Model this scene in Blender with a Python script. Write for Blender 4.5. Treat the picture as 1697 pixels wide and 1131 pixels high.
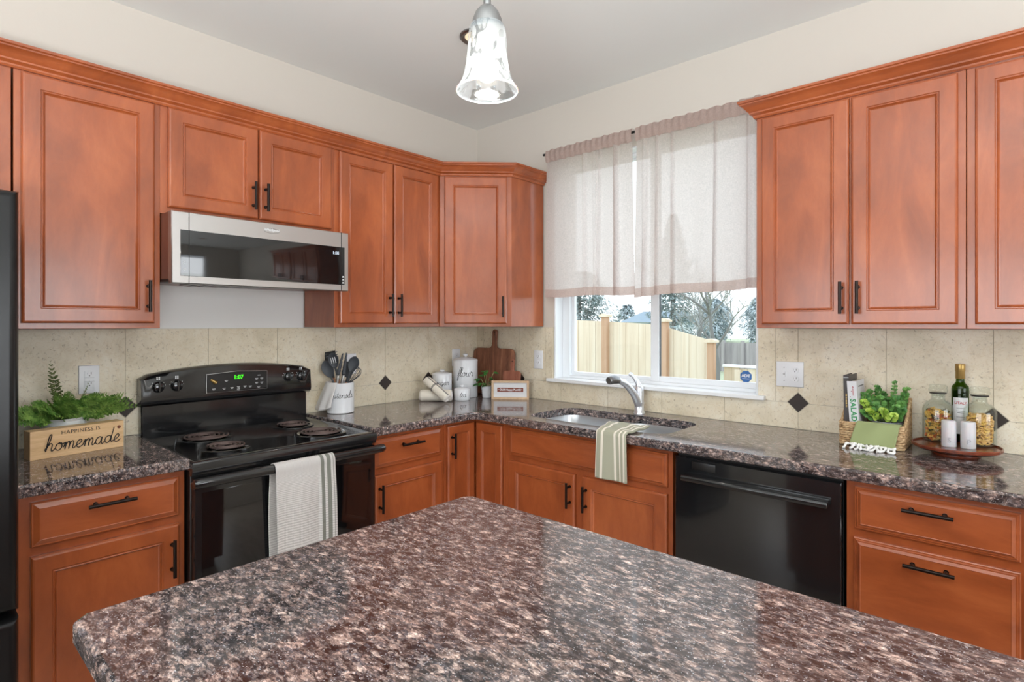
import bpy, bmesh, math, random
from mathutils import Vector, Matrix
for o in list(bpy.data.objects): bpy.data.objects.remove(o)
SC = bpy.context.scene
COL = SC.collection
R = math.radians
random.seed(7)

# ------------------------------------------------------------------ camera, world, light, exposure
cd = bpy.data.cameras.new('camera'); cam = bpy.data.objects.new('camera', cd); COL.objects.link(cam)
cd.sensor_fit = 'HORIZONTAL'; cd.sensor_width = 36.0; cd.lens = 933.04/1697*36
cd.shift_y = -(565.5-536.58)/1697
cd.clip_start = 0.02; cd.clip_end = 300
cam.location = (2.8256, -2.7557, 1.3905); cam.rotation_euler = (R(90), 0, 0.7361)
SC.camera = cam

w = bpy.data.worlds.new('overcast_sky'); SC.world = w; w.use_nodes = True
nt = w.node_tree; bg = nt.nodes['Background']
tc = nt.nodes.new('ShaderNodeTexCoord'); sp = nt.nodes.new('ShaderNodeSeparateXYZ'); cr = nt.nodes.new('ShaderNodeValToRGB')
nt.links.new(tc.outputs['Generated'], sp.inputs[0]); nt.links.new(sp.outputs['Z'], cr.inputs[0]); nt.links.new(cr.outputs[0], bg.inputs[0])
cr.color_ramp.elements[0].position = 0.0; cr.color_ramp.elements[0].color = (0.90, 0.95, 1.0, 1)
cr.color_ramp.elements[1].position = 0.6; cr.color_ramp.elements[1].color = (0.80, 0.89, 1.0, 1)
bg.inputs[1].default_value = 2.1

def area(name, loc, rot, sx, sy, power, color=(1, 1, 1), spread=180):
    l = bpy.data.lights.new(name, 'AREA'); l.shape = 'RECTANGLE'; l.size = sx; l.size_y = sy
    l.energy = power; l.color = color; l.spread = R(spread)
    o = bpy.data.objects.new(name, l); o.location = loc; o.rotation_euler = rot; COL.objects.link(o); return o
# daylight coming in through the windows of the room behind the camera
area('daylight_front_windows', (2.2, -6.28, 1.3), (R(90), 0, 0), 3.6, 1.5, 80, (0.93, 0.97, 1.0))
area('daylight_side_windows', (6.38, -2.1, 1.3), (R(90), 0, R(90)), 2.6, 1.5, 70, (0.93, 0.97, 1.0))
area('ceiling_fill', (3.0, -3.2, 1.25), (R(180), 0, 0), 0.6, 0.6, 105, (0.95, 0.98, 1.0))  # added up-light, out of view, to brighten the ceiling
SC.view_settings.view_transform = 'Standard'; SC.view_settings.look = 'None'
SC.view_settings.gamma = 1; SC.view_settings.use_curve_mapping = False
SC.view_settings.exposure = 0.27
SC.cycles.max_bounces = 10; SC.cycles.diffuse_bounces = 5; SC.cycles.glossy_bounces = 5
SC.cycles.transmission_bounces = 8; SC.cycles.transparent_max_bounces = 16; SC.cycles.sample_clamp_indirect = 6

# ------------------------------------------------------------------ materials
def srgb(r, g, b):
    f = lambda c: (c/255/12.92) if c/255 <= 0.04045 else ((c/255+0.055)/1.055)**2.4
    return (f(r), f(g), f(b), 1)
def newmat(name):
    m = bpy.data.materials.new(name); m.use_nodes = True
    return m, m.node_tree, m.node_tree.nodes['Principled BSDF']
def plain(name, c, rough=0.5, metal=0.0, coat=0.0, spec=0.5, **k):
    m, t, b = newmat(name)
    b.inputs['Base Color'].default_value = srgb(*c); b.inputs['Roughness'].default_value = rough
    b.inputs['Metallic'].default_value = metal; b.inputs['Coat Weight'].default_value = coat
    b.inputs['Coat Roughness'].default_value = 0.06; b.inputs['Specular IOR Level'].default_value = spec
    for n, v in k.items(): b.inputs[n.replace('_', ' ')].default_value = v
    # faint procedural surface variation
    n = t.nodes.new('ShaderNodeTexNoise'); n.inputs['Scale'].default_value = 35; n.inputs['Detail'].default_value = 3
    mr = t.nodes.new('ShaderNodeMapRange'); mr.inputs[3].default_value = max(0.0, rough-0.04); mr.inputs[4].default_value = min(1, rough+0.05)
    c_ = t.nodes.new('ShaderNodeTexCoord'); t.links.new(c_.outputs['Object'], n.inputs[0])
    t.links.new(n.outputs[0], mr.inputs[0]); t.links.new(mr.outputs[0], b.inputs['Roughness'])
    return m
def N(t, kind, **k):
    n = t.nodes.new(kind)
    for a, v in k.items(): setattr(n, a, v)
    return n
def coords(t, scale=(1, 1, 1), rot=(0, 0, 0), kind='Object'):
    c = N(t, 'ShaderNodeTexCoord'); m = N(t, 'ShaderNodeMapping')
    m.inputs['Scale'].default_value = scale; m.inputs['Rotation'].default_value = rot
    t.links.new(c.outputs[kind], m.inputs[0]); return m.outputs[0]
def noise(t, vec, scale, detail=4, rough=0.55, dist=0.0):
    n = N(t, 'ShaderNodeTexNoise'); n.inputs['Scale'].default_value = scale; n.inputs['Detail'].default_value = detail
    n.inputs['Roughness'].default_value = rough; n.inputs['Distortion'].default_value = dist
    t.links.new(vec, n.inputs['Vector']); return n.outputs['Fac']
def ramp(t, fac, stops, interp='LINEAR'):
    r = N(t, 'ShaderNodeValToRGB'); e = r.color_ramp; e.interpolation = interp
    while len(e.elements) < len(stops): e.elements.new(0.5)
    for i, (p, c) in enumerate(stops):
        e.elements[i].position = p; e.elements[i].color = c
    t.links.new(fac, r.inputs[0]); return r.outputs[0]
def mix(t, fac, a, b, mode='MIX'):
    m = N(t, 'ShaderNodeMix', data_type='RGBA', blend_type=mode)
    if isinstance(fac, float): m.inputs[0].default_value = fac
    else: t.links.new(fac, m.inputs[0])
    for i, v in ((6, a), (7, b)):
        if isinstance(v, tuple): m.inputs[i].default_value = v
        else: t.links.new(v, m.inputs[i])
    return m.outputs[2]
def bump(t, b, h, strength, dist=0.002):
    n = N(t, 'ShaderNodeBump'); n.inputs['Strength'].default_value = strength; n.inputs['Distance'].default_value = dist
    t.links.new(h, n.inputs['Height']); t.links.new(n.outputs[0], b.inputs['Normal'])
def math_(t, op, a, b=None):
    m = N(t, 'ShaderNodeMath', operation=op)
    for i, v in ((0, a), (1, b)):
        if v is None: continue
        if isinstance(v, (int, float)): m.inputs[i].default_value = v
        else: t.links.new(v, m.inputs[i])
    return m.outputs[0]

def wood_mat(name, lo, mid, hi, sc, rough=0.34, coat=0.5, grain=0.24, rot=(0, 0, 0)):
    m, t, b = newmat(name)
    v = coords(t, sc, rot)
    n1 = noise(t, v, 2.2, 5, 0.55, 1.2)
    c1 = ramp(t, n1, [(0.3, srgb(*lo)), (0.52, srgb(*mid)), (0.75, srgb(*hi))])
    v2 = coords(t, tuple(s*1.0 for s in sc), rot)
    n2 = noise(t, v2, 16, 6, 0.7, 0.6)
    g = ramp(t, n2, [(0.42, (1, 1, 1, 1)), (0.62, (0.72, 0.62, 0.56, 1))])
    t.links.new(mix(t, grain, c1, g, 'MULTIPLY'), b.inputs['Base Color'])
    b.inputs['Roughness'].default_value = rough; b.inputs['Coat Weight'].default_value = coat; b.inputs['Coat Roughness'].default_value = 0.17
    bump(t, b, n2, 0.04, 0.001)
    return m
CH = ((140, 69, 34), (161, 82, 42), (177, 96, 52))
M = {}
M['wood'] = wood_mat('cherry_stained_maple', *CH, (3.2, 3.2, 1.0))
M['wood_h'] = wood_mat('cherry_stained_maple_horizontal', *CH, (1.0, 3.0, 3.4))
M['wood_dark'] = wood_mat('cherry_stained_side_panel', (92, 50, 36), (108, 60, 44), (120, 70, 50), (3, 3, 1), 0.35, 0.2)
M['walnut'] = wood_mat('walnut_board', (104, 64, 48), (144, 94, 70), (176, 124, 96), (9, 9, 1.2), 0.5, 0.0, 0.7)
M['acacia'] = wood_mat('reddish_board', (136, 80, 62), (164, 102, 80), (180, 120, 96), (9, 9, 1.2), 0.5, 0.0, 0.6)
M['pine'] = wood_mat('pale_pine', (210, 170, 122), (226, 190, 144), (234, 202, 160), (1.2, 14, 14), 0.55, 0.0, 0.35)
M['light_frame'] = wood_mat('light_oak_frame', (196, 164, 130), (208, 178, 144), (218, 190, 158), (8, 8, 8), 0.5, 0.0, 0.3)
M['tray_wood'] = wood_mat('dark_red_turned_wood', (84, 36, 22), (112, 50, 30), (132, 64, 40), (6, 1.5, 6), 0.25, 0.5, 0.5)
M['floor'] = wood_mat('grey_brown_floor_boards', (150, 142, 132), (178, 168, 156), (192, 184, 172), (1, 7, 1), 0.4, 0.1, 0.6)

def granite():
    m, t, b = newmat('polished_brown_granite')
    c = N(t, 'ShaderNodeTexCoord')
    wn = N(t, 'ShaderNodeTexNoise'); wn.inputs['Scale'].default_value = 26; wn.inputs['Detail'].default_value = 4
    t.links.new(c.outputs['Object'], wn.inputs['Vector'])
    wv = N(t, 'ShaderNodeVectorMath', operation='MULTIPLY_ADD'); wv.inputs[1].default_value = (0.009, 0.009, 0.009)
    t.links.new(wn.outputs['Color'], wv.inputs[0]); t.links.new(c.outputs['Object'], wv.inputs[2])
    mp = N(t, 'ShaderNodeMapping'); mp.inputs['Rotation'].default_value = (0, 0, R(-30)); mp.inputs['Scale'].default_value = (0.8, 1.55, 1.3)
    t.links.new(wv.outputs[0], mp.inputs[0]); v = mp.outputs[0]
    # large crystals
    vo = N(t, 'ShaderNodeTexVoronoi'); vo.inputs['Scale'].default_value = 74; t.links.new(v, vo.inputs['Vector'])
    sep = N(t, 'ShaderNodeSeparateColor'); t.links.new(vo.outputs['Color'], sep.inputs[0])
    big = ramp(t, sep.outputs[0], [(0.0, srgb(40, 38, 42)), (0.22, srgb(78, 76, 82)), (0.42, srgb(104, 96, 96)), (0.58, srgb(128, 106, 98)), (0.70, srgb(86, 82, 88)), (0.80, srgb(150, 124, 114)), (0.90, srgb(182, 154, 142)), (0.96, srgb(204, 180, 168))], 'CONSTANT')
    vf = N(t, 'ShaderNodeTexVoronoi'); vf.inputs['Scale'].default_value = 170; t.links.new(v, vf.inputs['Vector'])
    sf = N(t, 'ShaderNodeSeparateColor'); t.links.new(vf.outputs['Color'], sf.inputs[0])
    fine = ramp(t, sf.outputs[0], [(0.0, srgb(34, 33, 37)), (0.3, srgb(84, 80, 84)), (0.55, srgb(120, 100, 94)), (0.75, srgb(160, 134, 122)), (1.0, srgb(212, 190, 178))])
    big = mix(t, 0.42, big, fine)
    # pink streaky cleavage inside the pale crystals
    mp2 = N(t, 'ShaderNodeMapping'); mp2.inputs['Rotation'].default_value = (0, 0, R(38)); mp2.inputs['Scale'].default_value = (1, 6, 3)
    t.links.new(wv.outputs[0], mp2.inputs[0])
    n3 = noise(t, mp2.outputs[0], 70, 2, 0.6, 0.2)
    st = ramp(t, n3, [(0.42, (0.55, 0.55, 0.56, 1)), (0.58, (1.12, 1.10, 1.08, 1))])
    c1 = mix(t, 0.8, big, st, 'MULTIPLY')
    # dark mica veins winding between crystals
    n1 = noise(t, v, 40, 7, 0.74, 0.15)
    vein = ramp(t, n1, [(0.42, (0.13, 0.135, 0.16, 1)), (0.50, (0.50, 0.50, 0.53, 1)), (0.56, (1, 1, 1, 1))])
    c2 = mix(t, 0.92, c1, vein, 'MULTIPLY')
    n2 = noise(t, v, 120, 4, 0.75, 0.4)
    dk = ramp(t, n2, [(0.42, (0.25, 0.25, 0.28, 1)), (0.52, (1, 1, 1, 1))])
    c3 = mix(t, 0.7, c2, dk, 'MULTIPLY')
    n4 = noise(t, coords(t), 3.2, 3, 0.5)
    c3 = mix(t, ramp(t, n4, [(0.4, (0, 0, 0, 1)), (0.65, (0.45, 0.45, 0.45, 1))]), c3, mix(t, 0.35, c3, srgb(120, 102, 96)))
    vo2 = N(t, 'ShaderNodeTexVoronoi'); vo2.inputs['Scale'].default_value = 640; t.links.new(c.outputs['Object'], vo2.inputs['Vector'])
    s2 = N(t, 'ShaderNodeSeparateColor'); t.links.new(vo2.outputs['Color'], s2.inputs[0])
    sk = ramp(t, s2.outputs[1], [(0.972, (0, 0, 0, 1)), (0.982, (1, 1, 1, 1))])
    c4 = mix(t, math_(t, 'MULTIPLY', sk, 0.38), c3, srgb(205, 208, 216))
    gm = N(t, 'ShaderNodeHueSaturation'); gm.inputs['Saturation'].default_value = 0.86; gm.inputs['Value'].default_value = 1.62
    t.links.new(c4, gm.inputs['Color']); t.links.new(gm.outputs[0], b.inputs['Base Color'])
    b.inputs['Roughness'].default_value = 0.08; b.inputs['Specular IOR Level'].default_value = 0.75; b.inputs['Coat Weight'].default_value = 0.12; b.inputs['Coat Roughness'].default_value = 0.03
    bump(t, b, n2, 0.02, 0.0005)
    return m
M['granite'] = granite()
def stone_tile():
    m, t, b = newmat('travertine_look_tile')
    v = coords(t, (1, 1, 1))
    n1 = noise(t, v, 5, 5, 0.6, 0.6)
    c1 = ramp(t, n1, [(0.3, srgb(210, 199, 174)), (0.5, srgb(226, 215, 192)), (0.7, srgb(235, 228, 211))])
    n2 = noise(t, v, 78, 6, 0.78, 0.3)
    pit = ramp(t, n2, [(0.34, (0.40, 0.34, 0.28, 1)), (0.43, (1, 1, 1, 1))])
    c2 = mix(t, 0.75, c1, pit, 'MULTIPLY')
    n3 = noise(t, coords(t, (1, 1, 1), (0.3, 0.2, 0.7)), 14, 4, 0.6, 2.0)
    ve = ramp(t, n3, [(0.47, (1, 1, 1, 1)), (0.5, (0.86, 0.78, 0.66, 1)), (0.53, (1, 1, 1, 1))])
    t.links.new(mix(t, 0.5, c2, ve, 'MULTIPLY'), b.inputs['Base Color'])
    b.inputs['Roughness'].default_value = 0.42
    bump(t, b, n2, 0.05, 0.001)
    return m
M['tile'] = stone_tile()
M['grout'] = plain('pale_grout', (186, 176, 156), 0.8)
M['accent'] = plain('dark_stone_accent', (58, 50, 47), 0.5, spec=0.3)
def wallpaint(name, c, s=90, st=0.08):
    m, t, b = newmat(name); b.inputs['Base Color'].default_value = srgb(*c); b.inputs['Roughness'].default_value = 0.85
    n = noise(t, coords(t), s, 3); bump(t, b, n, st, 0.002); return m
M['wall'] = wallpaint('warm_greige_wall_paint', (205, 199, 190))
M['ceil'] = wallpaint('light_grey_ceiling_paint', (230, 233, 231))
M['white_wall'] = wallpaint('bare_white_patched_drywall', (238, 238, 237), 12, 0.02)
M['trim'] = plain('white_trim_paint', (238, 240, 242), 0.35)
M['vinyl'] = plain('white_vinyl', (234, 238, 242), 0.3)
M['bronze'] = plain('dark_bronze_metal', (38, 30, 27), 0.32, 0.75)
M['black_gloss'] = plain('black_enamel', (23, 24, 26), 0.14, 0, 0.5)
M['fridge_black'] = plain('textured_black_door', (16, 16, 17), 0.30, 0, 0.0, 0.35)
M['black_satin'] = plain('black_satin', (20, 20, 21), 0.3)
M['black_matte'] = plain('black_matte', (16, 16, 16), 0.6)
M['black_glass'] = plain('black_oven_glass', (14, 15, 17), 0.04, 0, 0.6)
M['steel'] = plain('brushed_steel', (186, 184, 182), 0.40, 1.0)
M['steel_sink'] = plain('satin_sink_steel', (212, 216, 220), 0.34, 0.9)
M['chrome'] = plain('brushed_chrome', (222, 225, 230), 0.30, 0.8)
M['nickel'] = plain('grey_nickel', (140, 140, 140), 0.35, 1.0)
M['coil'] = plain('used_coil_element', (98, 82, 78), 0.5, 0.3)
M['ceramic'] = plain('white_ceramic', (228, 230, 234), 0.22, 0, 0.3)
M['plate'] = plain('white_plastic_plate', (232, 234, 238), 0.35)
M['slot'] = plain('dark_slot', (40, 36, 34), 0.6)
M['ink'] = plain('black_lettering', (26, 25, 27), 0.6)
M['print_white'] = plain('white_print', (222, 224, 226), 0.5)
M['silicone'] = plain('charcoal_silicone', (70, 74, 80), 0.5)
M['handle_wood'] = plain('light_wood_handle', (196, 140, 104), 0.5)
M['cream_cloth'] = plain('cream_cotton', (232, 225, 212), 0.9)
M['white_cloth'] = plain('white_gauze', (230, 226, 224), 0.9)
M['navy'] = plain('navy_stripe', (44, 50, 66), 0.9)
M['green_cloth'] = plain('sage_cotton', (142, 152, 106), 0.9)
M['fringe'] = plain('white_cotton_fringe', (238, 238, 236), 0.9)
M['paper'] = plain('book_pages', (226, 220, 208), 0.8)
M['book_dark'] = plain('charcoal_book_cover', (62, 58, 58), 0.5)
M['book_white'] = plain('pale_grey_book_cover', (206, 206, 210), 0.4)
M['red_ink'] = plain('red_print', (178, 34, 44), 0.5)
M['green_ink'] = plain('green_print', (52, 138, 84), 0.5)
M['gold'] = plain('gold_foil', (176, 146, 88), 0.35, 0.7)
M['label'] = plain('white_bottle_label', (222, 222, 224), 0.6)
M['brown_band'] = plain('brown_printed_band', (134, 70, 54), 0.6)
M['soil'] = plain('dark_soil', (52, 42, 34), 0.9)
M['pot_grey'] = plain('pale_grey_pot', (206, 208, 208), 0.6)
M['zinc'] = plain('grey_zinc_pot', (158, 162, 164), 0.5)
M['frost'] = plain('frosted_white_acrylic', (198, 198, 202), 0.35, Subsurface_Weight=0.3)
M['frost_letter'] = plain('embossed_grey_letter', (160, 160, 166), 0.4)
M['adt_blue'] = plain('blue_sticker', (52, 104, 168), 0.4)
M['grille'] = plain('dark_grille', (44, 42, 42), 0.5, 0.4)

def leafmat(name, a, b_, rough=0.45):
    m, t, b = newmat(name)
    n = noise(t, coords(t), 40, 2)
    t.links.new(ramp(t, n, [(0.35, srgb(*a)), (0.65, srgb(*b_))]), b.inputs['Base Color'])
    b.inputs['Roughness'].default_value = rough
    return m
M['fern'] = leafmat('fern_green', (74, 122, 46), (150, 186, 92))
M['fern_olive'] = leafmat('fern_olive', (84, 100, 52), (134, 146, 84))
M['leaf'] = leafmat('potted_leaf_green', (34, 84, 44), (84, 150, 66))
M['euca'] = leafmat('eucalyptus_green', (62, 112, 54), (116, 166, 84))
M['euca_light'] = leafmat('eucalyptus_tip_green', (140, 176, 66), (186, 208, 92))
M['stem'] = plain('green_stem', (96, 118, 62), 0.6)
M['stem_light'] = plain('pale_stem', (176, 172, 120), 0.6)

def glassmat(name, color=(1, 1, 1, 1), tint=0.0, refl=1.0):
    m = bpy.data.materials.new(name); m.use_nodes = True; t = m.node_tree; t.nodes.clear()
    o = N(t, 'ShaderNodeOutputMaterial'); tr = N(t, 'ShaderNodeBsdfTransparent'); gl = N(t, 'ShaderNodeBsdfGlossy')
    gl.inputs['Roughness'].default_value = 0.02; tr.inputs[0].default_value = color
    fr = N(t, 'ShaderNodeLayerWeight'); fr.inputs[0].default_value = 0.5
    fc = math_(t, 'ADD', math_(t, 'MULTIPLY', math_(t, 'POWER', fr.outputs['Facing'], 4.0), 0.6), 0.035)
    mx = N(t, 'ShaderNodeMixShader'); t.links.new(math_(t, 'MULTIPLY', fc, refl), mx.inputs[0])
    t.links.new(tr.outputs[0], mx.inputs[1]); t.links.new(gl.outputs[0], mx.inputs[2]); t.links.new(mx.outputs[0], o.inputs[0])
    return m
M['pane'] = glassmat('window_glass', (0.97, 0.99, 0.99, 1), refl=0.7)
M['jar_glass'] = glassmat('clear_jar_glass', (0.96, 0.98, 0.97, 1))
M['bottle_glass'] = glassmat('dark_green_glass', (0.20, 0.34, 0.06, 1))
def clothlight(name, c, transl=0.5, alpha=0.0, weave=900):
    m = bpy.data.materials.new(name); m.use_nodes = True; t = m.node_tree; t.nodes.clear()
    o = N(t, 'ShaderNodeOutputMaterial'); d = N(t, 'ShaderNodeBsdfDiffuse'); tl = N(t, 'ShaderNodeBsdfTranslucent'); tr = N(t, 'ShaderNodeBsdfTransparent')
    n = noise(t, coords(t, (6, 1, 1)), weave/10, 3, 0.6); n2 = noise(t, coords(t, (1, 1, 6)), weave/10, 3, 0.6)
    f = math_(t, 'ADD', n, n2)
    c_ = ramp(t, math_(t, 'MULTIPLY', f, 0.5), [(0.4, tuple(x*0.82 for x in srgb(*c)[:3])+(1,)), (0.6, srgb(*c))])
    t.links.new(c_, d.inputs[0]); t.links.new(c_, tl.inputs[0])
    m1 = N(t, 'ShaderNodeMixShader'); m1.inputs[0].default_value = transl
    t.links.new(d.outputs[0], m1.inputs[1]); t.links.new(tl.outputs[0], m1.inputs[2])
    m2 = N(t, 'ShaderNodeMixShader'); m2.inputs[0].default_value = alpha
    t.links.new(m1.outputs[0], m2.inputs[1]); t.links.new(tr.outputs[0], m2.inputs[2]); t.links.new(m2.outputs[0], o.inputs[0])
    return m
M['curtain'] = clothlight('sheer_linen', (226, 215, 211), 0.58, 0.07)
M['curtain_hem'] = clothlight('doubled_linen_hem', (206, 184, 176), 0.4, 0.04)
def emis(name, c, s):
    m = bpy.data.materials.new(name); m.use_nodes = True; t = m.node_tree; t.nodes.clear()
    o = N(t, 'ShaderNodeOutputMaterial'); e = N(t, 'ShaderNodeEmission'); e.inputs[0].default_value = srgb(*c); e.inputs[1].default_value = s
    t.links.new(e.outputs[0], o.inputs[0]); return m
M['led_green'] = emis('green_display_digits', (70, 255, 40), 1.6)
M['led_white'] = emis('white_display_digits', (230, 240, 255), 1.0)
M['bulb'] = emis('lit_bulb', (255, 246, 232), 3.5)
M['can_glow'] = emis('lit_downlight_lens', (255, 222, 186), 1.0)
def shade_glass():
    m = bpy.data.materials.new('etched_shade_glass'); m.use_nodes = True; t = m.node_tree; t.nodes.clear()
    o = N(t, 'ShaderNodeOutputMaterial'); tl = N(t, 'ShaderNodeBsdfTranslucent'); tr = N(t, 'ShaderNodeBsdfTransparent'); gl = N(t, 'ShaderNodeBsdfGlossy')
    tl.inputs[0].default_value = (0.9, 0.93, 0.95, 1); tr.inputs[0].default_value = (0.93, 0.96, 0.97, 1); gl.inputs['Roughness'].default_value = 0.1
    n = noise(t, coords(t, (1, 1, 0.45), (0.2, 0.3, 0)), 17, 1.5, 0.4, 2.2)
    f = ramp(t, n, [(0.49, (0.38, 0.38, 0.38, 1)), (0.52, (0.97, 0.97, 0.97, 1)), (0.62, (0.97, 0.97, 0.97, 1)), (0.65, (0.38, 0.38, 0.38, 1))])
    m1 = N(t, 'ShaderNodeMixShader'); t.links.new(f, m1.inputs[0]); t.links.new(tl.outputs[0], m1.inputs[1]); t.links.new(tr.outputs[0], m1.inputs[2])
    m2 = N(t, 'ShaderNodeMixShader'); m2.inputs[0].default_value = 0.1; t.links.new(m1.outputs[0], m2.inputs[1]); t.links.new(gl.outputs[0], m2.inputs[2])
    t.links.new(m2.outputs[0], o.inputs[0]); return m
M['shade'] = shade_glass()
def waffle():
    m, t, b = newmat('waffle_weave_cotton')
    c = N(t, 'ShaderNodeTexCoord'); s = N(t, 'ShaderNodeSeparateXYZ'); t.links.new(c.outputs['UV'], s.inputs[0])
    gx = math_(t, 'SINE', math_(t, 'MULTIPLY', s.outputs[0], 2*math.pi*52)); gz = math_(t, 'SINE', math_(t, 'MULTIPLY', s.outputs[1], 2*math.pi*190))
    h = math_(t, 'ADD', math_(t, 'MULTIPLY', gx, 0.35), gz)
    white = ramp(t, math_(t, 'ADD', math_(t, 'MULTIPLY', h, 0.25), 0.5), [(0.15, srgb(176, 172, 170)), (0.6, srgb(212, 209, 207))])
    g = srgb(122, 124, 116); W = (1, 1, 1, 1)
    st = ramp(t, s.outputs[0], [(0, (0, 0, 0, 1)), (0.74, W), (0.80, (0, 0, 0, 1)), (0.845, W), (0.915, (0, 0, 0, 1)), (0.95, (0.6, .6, .6, 1)), (0.97, (0, 0, 0, 1))], 'CONSTANT')
    t.links.new(mix(t, st, white, g), b.inputs['Base Color']); b.inputs['Roughness'].default_value = 0.9
    bump(t, b, h, 0.4, 0.0008); return m
M['waffle'] = waffle()
def striped(name, base, alt, stops):
    m, t, b = newmat(name)
    c = N(t, 'ShaderNodeTexCoord'); s = N(t, 'ShaderNodeSeparateXYZ'); t.links.new(c.outputs['UV'], s.inputs[0])
    st = ramp(t, s.outputs[0], [(p, (v, v, v, 1)) for p, v in stops], 'CONSTANT')
    t.links.new(mix(t, st, srgb(*base), srgb(*alt)), b.inputs['Base Color']); b.inputs['Roughness'].default_value = 0.9
    bump(t, b, noise(t, coords(t), 260, 2), 0.3, 0.001); return m
M['sage_stripe'] = striped('sage_and_cream_stripe', (168, 168, 148), (232, 226, 212), [(0, 1), (.03, 0), (.17, 1), (.25, 0), (.60, 1), (.67, 0), (.77, 1), (.82, 0), (.9, 1), (.96, 0)])
M['cream_stripe'] = striped('cream_with_navy_lines', (238, 228, 212), (52, 58, 74), [(0, 0), (.46, 1), (.485, 0), (.53, 1), (.545, 0)])
def wicker():
    m, t, b = newmat('woven_seagrass')
    n = noise(t, coords(t), 90, 3)
    t.links.new(ramp(t, n, [(0.3, srgb(136, 104, 70)), (0.5, srgb(188, 156, 116)), (0.7, srgb(218, 190, 150))]), b.inputs['Base Color'])
    b.inputs['Roughness'].default_value = 0.75; bump(t, b, n, 0.4, 0.002); return m
M['wicker'] = wicker()
def fence_mat(name, a, b_, c):
    m, t, b = newmat(name)
    c1 = ramp(t, noise(t, coords(t, (6.5, 6.5, 0.35)), 1.0, 4, 0.6), [(0.3, srgb(*a)), (0.5, srgb(*b_)), (0.7, srgb(*c))])
    t.links.new(c1, b.inputs['Base Color']); b.inputs['Roughness'].default_value = 0.8; return m
M['cedar'] = fence_mat('new_cedar_boards', (202, 182, 158), (214, 198, 176), (220, 208, 190))
M['cedar_post'] = fence_mat('cedar_post', (168, 130, 102), (184, 148, 120), (194, 160, 136))
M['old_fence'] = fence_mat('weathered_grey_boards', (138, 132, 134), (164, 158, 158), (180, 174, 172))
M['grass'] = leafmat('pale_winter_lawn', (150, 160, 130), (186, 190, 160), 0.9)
M['conifer'] = leafmat('haze_paled_conifer', (136, 150, 150), (168, 180, 178), 0.9)  # haze is put into the foliage colour by paling it
M['far_tree'] = leafmat('haze_paled_distant_trees', (172, 184, 188), (190, 200, 202), 0.9)  # paler still: distance haze painted into the leaf colour
M['bark'] = plain('pale_grey_bark', (122, 120, 118), 0.9)
M['twig'] = plain('haze_paled_twigs', (150, 150, 146), 0.9)  # twig colour lightened to stand for haze
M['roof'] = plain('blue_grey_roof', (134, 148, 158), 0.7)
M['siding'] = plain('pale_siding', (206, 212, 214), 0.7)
M['pasta_y'] = plain('yellow_pasta', (222, 178, 92), 0.5)
M['pasta_r'] = plain('orange_pasta', (196, 104, 56), 0.5)
M['pasta_g'] = plain('green_pasta', (112, 104, 62), 0.5)
M['pasta_p'] = plain('pale_pasta', (214, 168, 100), 0.5)
M['leather'] = plain('brown_leather_loop', (104, 62, 46), 0.6)

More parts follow.
